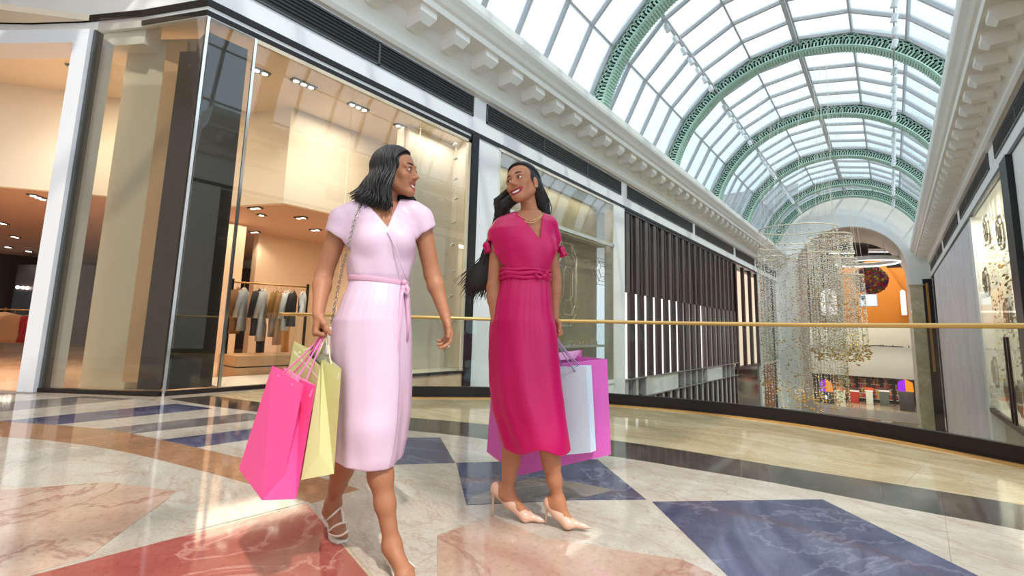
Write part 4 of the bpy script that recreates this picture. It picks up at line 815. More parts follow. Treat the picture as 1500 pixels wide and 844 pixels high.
# ================================================================ people: signed-distance figures, meshed by surface nets
def sd_cap(P, a, ra, b, rb):
    a = np.asarray(a, np.float32); b = np.asarray(b, np.float32); ba = b-a; L2 = max(1e-9, float(ba@ba))
    q = P-a; t = np.clip((q@ba)/L2, 0, 1); q = q-t[:, None]*ba
    return np.sqrt((q*q).sum(1))-(ra+(rb-ra)*t)
def sd_ell(P, c, r, R=None):
    q = P-np.asarray(c, np.float32)
    if R is not None: q = q@R
    r = np.asarray(r, np.float32); k0 = np.sqrt(((q/r)**2).sum(1)); k1 = np.sqrt(((q/(r*r))**2).sum(1))
    return k0*(k0-1)/np.maximum(k1, 1e-6)
def smin(a, b, k):
    h = np.clip(.5+.5*(b-a)/k, 0, 1); return b+(a-b)*h-k*h*(1-h)
class Shape:
    """ordered list of blended primitives, each with a bounding sphere for culling"""
    def __init__(s): s.p = []
    def cap(s, a, ra, b, rb, k=.02, op='+'):
        a, b = np.array(a, float), np.array(b, float); s.p.append((op, k, (a+b)/2, np.linalg.norm(a-b)/2+max(ra, rb), lambda P: sd_cap(P, a, ra, b, rb))); return s
    def chain(s, pts, rs, k=.012):
        for i in range(len(pts)-1): s.cap(pts[i], rs[i], pts[i+1], rs[i+1], k)
        return s
    def ell(s, c, r, R=None, k=.02, op='+'):
        c = np.array(c, float); s.p.append((op, k, c, max(r), lambda P: sd_ell(P, c, r, R))); return s
    def fn(s, f, c, rad, k=.02, op='+'): s.p.append((op, k, np.array(c, float), rad, f)); return s
    def ev(s, P, cull=None):
        d = np.full(len(P), 1.0, np.float32)
        for op, k, c, rad, f in s.p:
            if cull is not None and np.linalg.norm(cull[0]-c) > rad+cull[1]+k+.03 and op == '+': continue
            e = f(P)
            if op == '+': d = smin(d, e, k)
            elif op == '-': d = -smin(-d, e, k)
            elif op == '&': d = -smin(-d, -e, k)
        return d
def grid_axis(lo, hi, bands):
    """bands [(from, to, step)] -> coordinates with local steps"""
    out = [lo]
    while out[-1] < hi:
        st = next((s for a, b, s in bands if a <= out[-1] < b), .006); out.append(out[-1]+st)
    return np.array(out, np.float32)
def surface_nets(shape, xs, ys, zs, B=20):
    nx, ny, nz = len(xs), len(ys), len(zs); F = np.ones((nx, ny, nz), np.float32)
    for i in range(0, nx, B):
        for j in range(0, ny, B):
            for k in range(0, nz, B):
                X, Y, Z = xs[i:i+B], ys[j:j+B], zs[k:k+B]
                c = np.array([(X[0]+X[-1])/2, (Y[0]+Y[-1])/2, (Z[0]+Z[-1])/2], np.float32); hd = .5*math.sqrt((X[-1]-X[0])**2+(Y[-1]-Y[0])**2+(Z[-1]-Z[0])**2)
                v = float(shape.ev(c[None], (c, hd))[0])
                if abs(v) > hd*1.5+.02: F[i:i+B, j:j+B, k:k+B] = v; continue
                G = np.stack(np.meshgrid(X, Y, Z, indexing='ij'), -1).reshape(-1, 3)
                F[i:i+B, j:j+B, k:k+B] = shape.ev(G, (c, hd)).reshape(len(X), len(Y), len(Z))
    S = F < 0
    cnt = np.zeros((nx-1, ny-1, nz-1), np.int8)
    for a in (0, 1):
        for b in (0, 1):
            for c in (0, 1): cnt += S[a:nx-1+a, b:ny-1+b, c:nz-1+c]
    act = (cnt > 0) & (cnt < 8); I, J, K = np.nonzero(act); n = len(I)
    idx = np.full(act.shape, -1, np.int32); idx[I, J, K] = np.arange(n)
    acc = np.zeros((n, 3), np.float32); w = np.zeros(n, np.float32)
    cor = [(a, b, c) for a in (0, 1) for b in (0, 1) for c in (0, 1)]
    for p in cor:
        for ax in range(3):
            if p[ax]: continue
            q = list(p); q[ax] = 1
            f0 = F[I+p[0], J+p[1], K+p[2]]; f1 = F[I+q[0], J+q[1], K+q[2]]; m_ = (f0 < 0) != (f1 < 0)
            t = np.where(m_, f0/np.where(m_, f0-f1, 1), 0)
            p0 = np.stack([xs[I+p[0]], ys[J+p[1]], zs[K+p[2]]], 1); p1 = np.stack([xs[I+q[0]], ys[J+q[1]], zs[K+q[2]]], 1)
            acc += np.where(m_[:, None], p0+(p1-p0)*t[:, None], 0); w += m_
    V = acc/np.maximum(w, 1)[:, None]; Q = []
    for ax in range(3):
        sl0 = [slice(None)]*3; sl1 = [slice(None)]*3; sl0[ax] = slice(0, -1); sl1[ax] = slice(1, None)
        ch = S[tuple(sl0)] != S[tuple(sl1)]; u, v = [(1, 2), (2, 0), (0, 1)][ax]
        A = np.stack(np.nonzero(ch), 1); A = A[(A[:, u] > 0) & (A[:, v] > 0) & (A[:, u] < [nx, ny, nz][u]-1) & (A[:, v] < [nx, ny, nz][v]-1)]
        flip = S[A[:, 0], A[:, 1], A[:, 2]]
        def g(du, dv): Bq = A.copy(); Bq[:, u] += du; Bq[:, v] += dv; return idx[Bq[:, 0], Bq[:, 1], Bq[:, 2]]
        q = np.stack([g(-1, -1), g(0, -1), g(0, 0), g(-1, 0)], 1); q[~flip] = q[~flip][:, ::-1]; Q.append(q)
    Q = np.concatenate(Q); return V, Q[(Q >= 0).all(1)]
def relax(V, Q, n=2, lam=.5):
    e = np.concatenate([Q[:, [0, 1]], Q[:, [1, 2]], Q[:, [2, 3]], Q[:, [3, 0]]])
    for _ in range(n):
        s = np.zeros_like(V); c = np.zeros(len(V), np.float32)
        for a, b in ((0, 1), (1, 0)): np.add.at(s, e[:, a], V[e[:, b]]); np.add.at(c, e[:, a], 1)
        V = V+lam*(s/np.maximum(c, 1)[:, None]-V)
    return V
def raw_obj(name, V, Q, mt, parent, tint=None, smooth=True):
    me = bpy.data.meshes.new(name); V = np.asarray(V, np.float32)
    if isinstance(Q, np.ndarray):
        me.vertices.add(len(V)); me.vertices.foreach_set('co', V.ravel()); me.loops.add(Q.size); me.loops.foreach_set('vertex_index', Q.ravel().astype(np.int32))
        me.polygons.add(len(Q)); me.polygons.foreach_set('loop_start', np.arange(0, Q.size, Q.shape[1], dtype=np.int32)); me.update(calc_edges=True)
    else: me.from_pydata([tuple(v) for v in V], [], Q); me.update()
    if smooth: me.polygons.foreach_set('use_smooth', [True]*len(me.polygons))
    for x in (mt if isinstance(mt, (list, tuple)) else [mt]): me.materials.append(x)
    if tint is not None:
        at = me.attributes.new('tint', 'FLOAT_COLOR', 'POINT'); at.data.foreach_set('color', np.c_[tint, np.ones(len(V))].astype(np.float32).ravel())
    o = bpy.data.objects.new(name, me); COL.objects.link(o); o.parent = parent; return o
def mb_obj(mb, name, mt, parent):      # a mesh already in the parent's own coordinates
    o = mb.build(name, mt); o.parent = parent; o.location = (0, 0, 0); return o
def sdf_obj(name, shape, mt, parent, bb, st=.004, bands=None, n=1, tintf=None):
    (x0, y0, z0), (x1, y1, z1) = bb
    V, Q = surface_nets(shape, grid_axis(x0, x1, [(-9, 9, st)]), grid_axis(y0, y1, [(-9, 9, st)]), grid_axis(z0, z1, bands or [(-9, 9, st)]))
    V = relax(V, Q, n); return raw_obj(name, V, Q, mt, parent, tintf(V) if tintf else None)
def loft_fn(rows, fold=None):
    """rows [(z, cx, cy, rx, ry)] rising in z; fold(theta, z) multiplies the radius"""
    Rw = np.array(sorted(rows), np.float32)
    def f(P):
        z = P[:, 2]; cx, cy, rx, ry = (np.interp(z, Rw[:, 0], Rw[:, i]) for i in (1, 2, 3, 4))
        qx, qy = P[:, 0]-cx, P[:, 1]-cy; 
        m_ = 1.0
        if fold is not None: m_ = fold(np.arctan2(qy/ry, qx/rx), z)
        rx, ry = rx*m_, ry*m_
        k0 = np.sqrt((qx/rx)**2+(qy/ry)**2); k1 = np.sqrt((qx/rx**2)**2+(qy/ry**2)**2)+1e-6
        d = np.where(k0 < .2, -np.minimum(rx, ry), k0*(k0-1)/k1)
        return np.maximum(d*.9, np.maximum(Rw[0, 0]-z, z-Rw[-1, 0])).astype(np.float32)
    return f
def rotm(yaw, pitch, roll):
    """canonical head frame (face to -y) -> figure frame; pitch > 0 lifts the chin"""
    cz, sz = math.cos(yaw), math.sin(yaw); cx, sx_ = math.cos(pitch), math.sin(pitch); cy, sy = math.cos(roll), math.sin(roll)
    Rz = np.array([[cz, -sz, 0], [sz, cz, 0], [0, 0, 1]]); Rx = np.array([[1, 0, 0], [0, cx, sx_], [0, -sx_, cx]]); Ry = np.array([[cy, 0, sy], [0, 1, 0], [-sy, 0, cy]])
    return Rz@Ry@Rx
class Figure:
    def __init__(s, B, label):
        s.B = Vector(B); s.ey = Vector((B[0], B[1], 0)).normalized(); s.ex = Vector((s.ey.y, -s.ey.x, 0))
        s.root = thing('person', label, 'person', B); s.root.rotation_euler = (0, 0, math.atan2(s.ex.y, s.ex.x)); s.body = Shape()
    def L(s, x, y, dy=0.0):
        d = ray(x, y); t = (s.B.dot(s.ey)+dy-CAM0.dot(s.ey))/d.dot(s.ey); q = CAM0+d*t-s.B; return np.array([q.dot(s.ex), q.dot(s.ey), q.z])
    def head(s, c, yaw, pitch, roll, sc=1.0, smile=1.0):
        R = rotm(yaw, pitch, roll); s.smile = smile; s.hR, s.hc, s.hs = R, np.array(c, float), sc; S = s.body
        T = lambda p: s.hc+sc*(R@np.array(p, float)); s.T = T; Rl = R.astype(np.float32)
        E = lambda c_, r, k=.02, op='+': S.ell(T(c_), [x*sc for x in r], Rl, k*sc, op)
        C = lambda a, ra, b, rb, k=.012, op='+': S.cap(T(a), ra*sc, T(b), rb*sc, k*sc, op)
        E((0, .014, .032), (.072, .092, .080)); E((0, -.028, .036), (.060, .056, .054)); E((0, -.028, -.034), (.052, .058, .068), .03)
        for q in (-1, 1):
            C((q*.046, .002, -.050), .020, (q*.016, -.060, -.094), .014, .03); E((q*.041, -.060, -.027), (.021, .019, .019), .02)
            E((q*.030, -.0565, -.052), (.016, .016, .018), .02)
            E((q*.073, .010, -.012), (.008, .019, .031), .008)
            C((q*.008, -.084, .021), .009, (q*.046, -.068, .017), .008, .016)
        E((0, -.068, -.097), (.017, .015, .014), .02)
        for q in (-1, 1): E((q*.031, -.095, -.001), (.0215, .015, .0140), .011, '-')
        C((0, -.080, .012), .0078, (0, -.099, -.026), .0082, .015); E((0, -.102, -.030), (.0098, .0095, .0085), .010)
        for q in (-1, 1): E((q*.0115, -.090, -.0355), (.0075, .009, .0065), .007)
        for q in (-1, 1):      # lids
            up = [(q*(.031+.0190*math.cos(a)), -.0835+.006*abs(math.cos(a))**2, -.0010+.0098*math.sin(a)) for a in np.linspace(0, math.pi, 6)]
            lo = [(q*(.031+.0190*math.cos(a)), -.0820+.006*abs(math.cos(a))**2, -.0030-.0066*math.sin(a)) for a in np.linspace(0, math.pi, 6)]
            for c_ in (up, lo):
                for a, b in zip(c_[:-1], c_[1:]): C(a, .0034, b, .0034, .005)
        w_ = .0305*smile; s.lipu = [(w_*x, -.0885+.020*x*x, -.0640+.014*x*x) for x in np.linspace(-1, 1, 7)]; s.lipl = [(w_*x, -.0840+.0155*x*x, -.0865+.0365*x*x) for x in np.linspace(-1, 1, 7)]
        for x in np.linspace(-.8, .8, 7): E((w_*x, -.087+.018*x*x, -.0752+.025*x*x), (.0072, .016, .0096*(1-.75*x*x)), .004, '-')
        for c_, r in ((s.lipu, .0036), (s.lipl, .0046)):
            for i, (a, b) in enumerate(zip(c_[:-1], c_[1:])): C(a, r*(1-.35*abs(i-3)/3), b, r*(1-.35*abs(i-2)/3), .005)
        return T
    def hand(s, wrist, fdir, pdir, side, curl, spread=.10, sc=1.0, thumb=.5, wr=.026):
        """fdir: towards the fingers, pdir: out of the palm, side=+1 if the thumb lies along fdir x pdir"""
        S = s.body; w = np.array(wrist, float); f = np.array(fdir, float); f /= np.linalg.norm(f); p = np.array(pdir, float); p -= f*(p@f); p /= np.linalg.norm(p); t = np.cross(f, p)*side
        R = np.stack([t, p, f], 1).astype(np.float32); S.ell(w+f*.045*sc, [.036*sc, .0145*sc, .050*sc], R, .016); S.ell(w+f*.030*sc+t*.016*sc+p*.008*sc, [.018*sc, .014*sc, .030*sc], R, .014)
        out = []
        for i, (off, ln) in enumerate(((.0285, .070), (.0095, .078), (-.0095, .072), (-.027, .057))):
            a = spread*(1.5-i); d = f*math.cos(a)+t*math.sin(a); q = w+f*(.083-.004*abs(i-1))*sc+t*off*sc; pts = [q-f*.012*sc]; ang = 0; rs = [.0088*sc]; pts.append(q); rs.append(.0088*sc)
            for seg, c_ in zip((.46, .30, .24), (1.0, 1.15, .8)):
                ang += (curl[i] if hasattr(curl, '__len__') else curl)*c_; q = q+(d*math.cos(ang)+p*math.sin(ang))*ln*seg*sc; pts.append(q); rs.append(rs[-1]*.92)
            S.chain(pts, rs, .0045); out.append(pts)
        q = w+f*.018*sc+t*.026*sc+p*.008*sc; d = (f*.75+t*.55+p*thumb); d /= np.linalg.norm(d); q2 = q+d*.034*sc; d2 = (f*.95+t*.1+p*thumb); d2 /= np.linalg.norm(d2); q3 = q2+d2*.026*sc; q4 = q3+(d2*.9+p*.2)*.022*sc
        S.chain([w+f*.01*sc+t*.012*sc, q, q2, q3, q4], [.014*sc, .0135*sc, .0112*sc, .0098*sc, .0082*sc], .008); s.thumb_tip = q4
        return out
    def arm(s, sh, el, wr, r=(.047, .036, .033, .023)):
        S = s.body; S.cap(sh, r[0], el, r[1], .02); m_ = np.array(el)+(np.array(wr)-np.array(el))*.28; S.chain([el, m_, wr], [r[1], r[2]+.004, r[3]], .02)
    def leg(s, hip, kn, an, r=(.085, .055, .052, .031)):
        S = s.body; S.cap(hip, r[0], kn, r[1], .03); kn, an = np.array(kn), np.array(an); back = np.array([0, .010, 0])
        S.chain([kn, kn+(an-kn)*.22+back, kn+(an-kn)*.42+back, kn+(an-kn)*.66+back*.5, an], [r[1]*.90, r[2], r[2]*.93, r[2]*.74, r[3]], .03)
    def foot(s, an, heel, ball, toe, wdt=.036, toes=True, side=1):
        S = s.body; an, heel, ball, toe = map(lambda v: np.array(v, float), (an, heel, ball, toe)); S.cap(an, .030, heel, .026, .03); S.cap(an, .029, ball, .020, .03); S.cap(heel, .024, ball, .022, .03)
        f = toe-ball; f /= np.linalg.norm(f); sd = np.cross(f, [0, 0, 1.0]); sd /= max(1e-6, np.linalg.norm(sd)); S.cap(ball-sd*wdt*.5, .017, ball+sd*wdt*.5, .015, .02); ln = np.linalg.norm(toe-ball)
        if toes:
            for i, (o, l, r) in enumerate(((-.021, 1.0, .0105), (-.007, .98, .0082), (.004, .9, .0078), (.014, .8, .0074), (.023, .68, .007))):
                a = ball+sd*o*side; S.cap(a, r*1.15, a+f*ln*l-sd*o*side*.15-np.array([0, 0, .004]), r, .006)
        else: S.cap(ball, .02, toe, .008, .02)
        return f, sd
M_skin1 = None
def skin_mat(name, col, lip, rough=.42):
    mt = mat(name, col, .5, spec=.35, noise=.05, nscale=30, sss=.12); n = mt.node_tree; b = n.nodes['Principled BSDF']; at = n.nodes.new('ShaderNodeAttribute'); at.attribute_name = 'tint'
    mx = n.nodes.new('ShaderNodeMix'); mx.data_type = 'RGBA'; mx.inputs['B'].default_value = srgb(*lip); src = b.inputs['Base Color'].links[0].from_socket
    sp = n.nodes.new('ShaderNodeSeparateColor'); n.links.new(at.outputs['Color'], sp.inputs[0]); n.links.new(sp.outputs[0], mx.inputs['Factor']); n.links.new(src, mx.inputs['A']); n.links.new(mx.outputs['Result'], b.inputs['Base Color']); return mt
def lip_tint(fig):
    def f(V):
        t = np.zeros((len(V), 3), np.float32); m_ = np.linalg.norm(V-fig.hc, axis=1) < .16*fig.hs
        P = V[m_]; d = np.full(len(P), 1.0)
        for c_, r in ((fig.lipu, .0039), (fig.lipl, .0050)):
            for a, b in zip(c_[:-1], c_[1:]): d = np.minimum(d, sd_cap(P, fig.T(a), r*fig.hs, fig.T(b), r*fig.hs))
        t[m_, 0] = np.clip(1-(d-.0002)/.0022, 0, 1); return t
    return f
M_eye = mat('eye_white', (236, 230, 224), .15); M_iris = mat('dark_iris', (46, 28, 18), .1); M_teeth = mat('teeth', (246, 242, 234), .25); M_brow = mat('black_hair', (26, 20, 19), .55); M_lash = mat('lash', (16, 12, 12), .6)
def face_parts(fig, look=(0, -1, 0)):
    T, R, sc, root = fig.T, fig.hR, fig.hs, fig.root; lk = Vector(look).normalized()
    for q in (-1, 1):
        c = Vector(T((q*0.031, -.0708, -.0015))); r = .0152*sc; b = MB(); b.ball(c, r, 16, 10); o = mb_obj(b, 'eye', M_eye, root)
        fwd = Vector(R@np.array((0, -1, 0)))*.75+lk*.5; fwd.normalize(); u = fwd.orthogonal().normalized(); v = fwd.cross(u); b = MB()
        vs = [c+fwd*r*1.035]+[c+fwd*r*.93+(u*math.cos(a)+v*math.sin(a))*r*.50 for a in np.linspace(0, 2*math.pi, 13)[:-1]]; b.add(vs, [(0, 1+k, 1+(k+1) % 12) for k in range(12)], 0, True); mb_obj(b, 'iris', M_iris, o)
        pts = [T((q*(.010+.042*t), -.0915+.024*t*t+.002, .0225+.009*math.sin(t*2.4)-.006*t)) for t in np.linspace(0, 1, 8)]; b = MB(); b.tube(pts, [.0034*sc, .0048*sc, .0050*sc, .0048*sc, .0044*sc, .0038*sc, .0030*sc, .001*sc], 6); mb_obj(b, 'eyebrow', M_brow, root)
        pts = [T((q*(.031+.0190*math.cos(a)), -.0868+.007*abs(math.cos(a))**2, -.000+.0096*math.sin(a))) for a in np.linspace(.05, math.pi-.05, 9)]; b = MB(); b.tube(pts, .0022*sc, 5); mb_obj(b, 'eyelashes', M_lash, root)
    b = MB()      # upper teeth row
    for i in range(-5, 6):
        x = i*.0046*fig.smile; u_ = x/.0305/fig.smile; p = Vector(T((x, -.0822+.020*u_*u_, -.0705+.016*u_*u_))); ax = Vector(R@np.array((1, 1.3*u_, 0))).normalized(); up = Vector(R@np.array((0, 0, 1))); b.obox(p, ax*.0023*sc*fig.smile, up.cross(ax)*.003*sc, up*.0066*sc)
    o = mb_obj(b, 'teeth', M_teeth, root); bevel(o, .0008, 1)
    b = MB(); b.ball(Vector(T((0, -.068, -.072))), .016*sc, 10, 6, sc=(1.2, .6, .7)); mb_obj(b, 'mouth_inside', mat('mouth_dark', (70, 24, 24), .6), root)
def hair_strands(fig, fall, n_az=70, layers=3, rx=(.083, .106, .097), az0=62, r0=.0042, seed=3, name='hair', part_x=.0, amp=.004, tuck=(88, 88)):
    """strands combed from the parting over the skull; fall(p, az, side, rnd) gives the hanging points below"""
    rnd = random.Random(seed); b = MB(); T = fig.T; c0 = np.array((0, .014, .032))
    for side in (-1, 1):
        for i in range(n_az):
            for ly in range(layers):
                az = math.radians(az0+(184-az0)*((i+rnd.random())/n_az)); g = 1-.05*ly+.02*rnd.random(); pts = []
                topaz = az*.92
                tgt = math.radians(tuck[0] if side < 0 else tuck[1])
                for th in np.linspace(6, 96, 9):
                    t = math.radians(th); a_ = az+max(0, tgt-az)*min(1, th/78)**1.15; x = side*math.sin(a_)*math.sin(t); y = -math.cos(a_)*math.sin(t); z = math.cos(t)
                    y += -math.cos(az)*(1.35 if math.cos(az) > 0 else .5)*(1-math.sin(t)); nv = math.sqrt(x*x+y*y+z*z); p = np.array((rx[0]*x/nv+part_x*(1-math.sin(t)), rx[1]*y/nv, rx[2]*z/nv))*g; pts.append(T(c0+p))
                pts = pts[:8]+fall(pts[8], az, side, rnd, pts[7]); m_ = len(pts)
                jt = rnd.random()*6; rr = [r0*fig.hs*(.6+.4*min(1, k/3))*(1-.75*max(0, (k-m_+4)/4)) for k in range(m_)]
                pts = [np.array(p)+np.array((math.sin(k*.9+jt), math.cos(k*1.1+jt), 0))*amp*min(1, k/8) for k, p in enumerate(pts)]
                b.tube(pts, rr, 5)
    return mb_obj(b, name, M_hair, fig.root)
M_hair = mat('black_hair_strands', (26, 20, 18), .36, spec=.6, noise=.35, nscale=40); M_hairb = mat('black_hair_mass', (20, 16, 15), .42, spec=.5, bump=1.0, bscale=150, stretch=(1, 1, .06))
def plane_cut(pts_n):
    """intersection of half-spaces [(point, normal)]: negative inside all"""
    def f(P):
        d = np.full(len(P), -9, np.float32)
        for p, n in pts_n:
            n = np.array(n, float); n /= np.linalg.norm(n); d = np.maximum(d, ((P-np.array(p, np.float32))@n.astype(np.float32)))
        return d
    return f
# ================================================================ clothing helpers
def rows_px(fig, rr, dz=0):
    out = []
    for r in rr:
        py, xl, xr, ry = r[:4]; cy = r[4] if len(r) > 4 else 0.0; a, b = fig.L(xl, py, cy), fig.L(xr, py, cy); out.append(((a[2]+b[2])/2+dz, (a[0]+b[0])/2, cy, (b[0]-a[0])/2, ry))
    return out
def grow(rows, d): return [(z, cx, cy, rx+d, ry+d) for z, cx, cy, rx, ry in rows]
def vcut(bt, lt, rt, ymax):
    """wedge between two lines meeting at bt, in front of y = ymax"""
    bt, lt, rt = (np.array(v, float) for v in (bt, lt, rt))
    def nrm(u, other): n = np.array([-(u[2]), 0, u[0]]); return n if n@(other-bt) < 0 else -n
    return plane_cut([(bt, nrm(lt-bt, rt)), (bt, nrm(rt-bt, lt)), ((0, ymax, 0), (0, 1, 0))])
def end_cut(c, n, rad):
    c = np.array(c, np.float32); n = np.array(n, float); n = (n/np.linalg.norm(n)).astype(np.float32)
    return lambda P: np.maximum(-((P-c)@n), np.linalg.norm(P-c, axis=1)-rad)
def satin(name, col, dark):
    mt = mat(name, col, .36, spec=.38, bump=.05, bscale=220); return mt
def ribbon(b, pts, w_, nrm=(0, -1, 0), th=.0016):
    pts = [Vector(p) for p in pts]; vs = []; n = len(pts)
    for i, p in enumerate(pts):
        d = (pts[min(i+1, n-1)]-pts[max(i-1, 0)]).normalized(); s = d.cross(Vector(nrm)).normalized(); ww = w_[i] if hasattr(w_, '__len__') else w_
        for q in (-1, 1):
            for e in (-1, 1): vs.append(p+s*q*ww/2+Vector(nrm)*e*th)
    fs = []
    for i in range(n-1):
        o_ = i*4
        for a, c in ((0, 1), (1, 3), (3, 2), (2, 0)): fs.append((o_+a, o_+c, o_+4+c, o_+4+a))
    b.add(vs, fs+[(0, 1, 3, 2), ((n-1)*4, (n-1)*4+1, (n-1)*4+3, (n-1)*4+2)], 0, True); return b
def shopping_bag(label, col, C8, grip, hcol, folds=True, lightcol=None):
    """C8: world corners TLf TRf BRf BLf (large face) and TRb BRb (gusset far edge); the hidden corners follow"""
    TLf, TRf, BRf, BLf, TRb, BRb = [Vector(p) for p in C8]; TLb, BLb = TLf+(TRb-TRf), BLf+(BRb-BRf); base = (BRf+BLf+BRb+BLb)/4
    t = thing('shopping_bag', label, 'bag', base, 'paper shopping bags carried by the two women'); mt = mat('bag_paper', col, .55, noise=.03, nscale=6, bump=.06, bscale=14)
    def gus(Tf, Tb, Bf, Bb, inn):
        m_t = (Tf+Tb)/2+inn*.10; ap_ = (Bf+Bb)/2+((Tf+Tb)/2-(Bf+Bb)/2)*.19+inn*.012; return m_t, ap_
    inR = (TLf-TRf).normalized(); mR, aR = gus(TRf, TRb, BRf, BRb, inR); mL, aL = gus(TLf, TLb, BLf, BLb, -inR); b = MB()
    V = [TLf, TRf, BRf, BLf, TLb, TRb, BRb, BLb, mR, aR, mL, aL]
    b.add(V, [(0, 1, 2, 3), (5, 4, 7, 6), (3, 2, 6, 7), (1, 8, 9, 2), (8, 5, 6, 9), (2, 9, 6), (4, 10, 11, 7), (10, 0, 3, 11), (7, 11, 3)])
    o = b.build('body', mt, t, fix=False); md = o.modifiers.new('paper', 'SOLIDIFY'); md.thickness = .0016; md.offset = 0
    b = MB()
    for A, B_ in ((TLf, TRf), (TLb, TRb)):      # folded card rim inside the top
        u = (B_-A); dn = (BLf-TLf).normalized()*.045; off = (TRb-TRf)*(.02 if A == TLf else -.02); b.add([A+u*.03+off, B_-u*.03+off, B_-u*.03+off+dn, A+u*.03+off+dn], [(0, 1, 2, 3)])
    o = b.build('rim_lining', mat('bag_rim', lightcol or tuple(min(255, int(c*.5+125)) for c in col), .6), t, fix=False); md = o.modifiers.new('paper', 'SOLIDIFY'); md.thickness = .001
    mc = mat('bag_cord', hcol, .6)
    for A, B_ in ((TLf, TRf), (TLb, TRb)):
        dn = (BLf-TLf).normalized()*.022; p1, p2 = A.lerp(B_, .28)+dn, A.lerp(B_, .72)+dn; g = Vector(grip); pts = []
        for k in range(9): pts.append(p1.lerp(g, k/8)+Vector((0, 0, -.012*math.sin(math.pi*k/8))))
        for k in range(1, 9): pts.append(g.lerp(p2, k/8)+Vector((0, 0, -.012*math.sin(math.pi*k/8))))
        b = MB(); b.tube(pts, .0032, 6); b.build('handle', mc, t)
        b = MB()
        for p in (p1, p2): b.ball(p, .006, 8, 5)
        b.build('eyelet', mc, t)
    return t
def W(fig, p): p = Vector(p); return fig.B+fig.ex*p.x+fig.ey*p.y+Vector((0, 0, p.z))
# ================================================================ woman in the pale pink wrap dress
F1 = Figure((-1.74, 1.256, 0), 'woman walking in a pale pink satin wrap dress, dark shoulder-length hair, carrying bags'); L = F1.L; S = F1.body
bod = rows_px(F1, [(414, 512, 597, .098), (404, 509, 601, .108), (390, 508, 605, .112), (375, 508, 609, .115), (360, 508, 611, .115), (345, 510, 611, .11), (328, 512, 609, .098), (314, 519, 604, .08), (304, 530, 594, .06), (297, 540, 584, .045)])
ski = rows_px(F1, [(411, 512, 597, .098), (425, 507, 600, .115), (440, 501, 601, .13), (470, 490, 602, .15), (500, 489, 603, .155), (530, 490, 603, .16), (560, 491, 603, .165), (600, 491, 601, .172), (640, 490, 596, .18), (668, 489, 590, .185)])
S.fn(loft_fn(grow(bod, -.013)), L(555, 355), .22, .02); S.fn(loft_fn(grow(ski[:4], -.014)), L(550, 440), .25, .03)
T1 = F1.head(L(580, 254, -.0), math.radians(64), math.radians(4), math.radians(-3), 1.0, .88)
nb = L(562, 309, .03); S.cap(T1((0, .030, -.055)), .040, nb, .047, .018)
for e in (L(510, 318, .02), L(608, 316, .02)): S.cap(nb, .045, e, .042, .035)
S.cap(L(546, 316, -.04), .018, L(567, 324, -.06), .014, .02); S.cap(L(584, 316, -.04), .016, L(567, 324, -.06), .014, .02)
for x in (544, 586): S.ell(L(x, 354, -.062), (.045, .042, .046), None, .03)
F1.arm(L(502, 322, .02), L(474, 404, .05), L(466, 460, -.07)); F1.arm(L(616, 320, .02), L(633, 402, .04), L(653, 465, -.03))
fR = F1.hand(L(466, 460, -.07), (-.06, -.12, -1), (1, .25, .1), 1, [1.35, 1.4, 1.4, 1.35], .03, 1.0, .55)
F1.hand(L(653, 465, -.03), (.22, -.1, -1), (-1, -.25, -.15), -1, [.42, .5, .58, .66], .05, 1.02, .15)
F1.leg((-.02, -.02, .90), L(546, 628, -.12), L(574, 797, -.15), (.085, .054, .050, .030)); F1.leg((-.12, .02, .90), L(510, 655, .08), L(488, 735, .27), (.085, .054, .050, .030))
fa, fh, fb, ft = L(574, 800, -.15), L(570, 812, -.10), L(593, 842, -.235), L(606, 855, -.30)
fh[2], fb[2], ft[2] = .085, .032, .026
F1.foot(fa, fh, fb, ft, .038, True, -1)
ra_, rh, rb_, rt = L(488, 738, .27), L(482, 748, .31), L(494, 778, .215), L(501, 786, .16); rb_[2] = .034; rt[2] = .024
F1.foot(ra_, rh, rb_, rt, .038, True, 1)
M_sk1 = skin_mat('skin_warm_brown', (168, 114, 84), (140, 58, 54)); M_sk2 = skin_mat('skin_golden_brown', (176, 118, 86), (150, 30, 50))
zb = [(1.50, 1.9, .0026), (.80, 1.0, .0034), (-.1, .45, .0036), (.45, .80, .012), (1.0, 1.33, .008), (1.33, 1.5, .005)]
sdf_obj('body', S, M_sk1, F1.root, ((-.42, -.42, -.02), (.42, .46, 1.86)), .003, zb, 1, lip_tint(F1)); F1.body = S
face_parts(F1, (.9, -.35, .05))
# dress
D = Shape()
def fold1(th, z):
    w_ = np.clip((1.13-z)/.55, 0, 1); e_ = -.80-.25*(1.13-z); return 1+.055*np.clip((th+2.9)/1.2, 0, 1)*np.clip((e_-th)/.05, 0, 1)*np.clip((1.14-z)/.1, 0, 1)+.028*w_*np.sin(6*th+2.2*z+.4)+.016*w_*np.sin(11*th-1.3+2*z)+.006*np.clip((1.14-z)/.05, 0, 1)*np.clip((z-.85)/.25, 0, 1)*np.sin(30*th+3*np.sin(4*th))
def fold1b(th, z): return 1+.020*np.sin(7*th+20*z)*np.clip((1.36-z)/.2, 0, 1)+.006*np.sin(28*th)*np.clip((1.19-z)/.04, 0, 1)
D.fn(loft_fn(ski, fold1), L(548, 540), .48, .01); D.fn(loft_fn(bod, fold1b), L(556, 356), .24, .008)
for x in (544, 586): D.ell(L(x, 354, -.065), (.060, .058, .062), None, .04)
D.cap(L(526, 313, .015), .058, L(498, 342, .018), .064, .03); D.cap(L(600, 313, .015), .056, L(620, 336, .018), .060, .03)
for a_, b_ in ((L(510, 318, .02), L(502, 322, .02)), (L(608, 316, .02), L(616, 320, .02))): D.cap(a_, .056, b_, .060, .03)
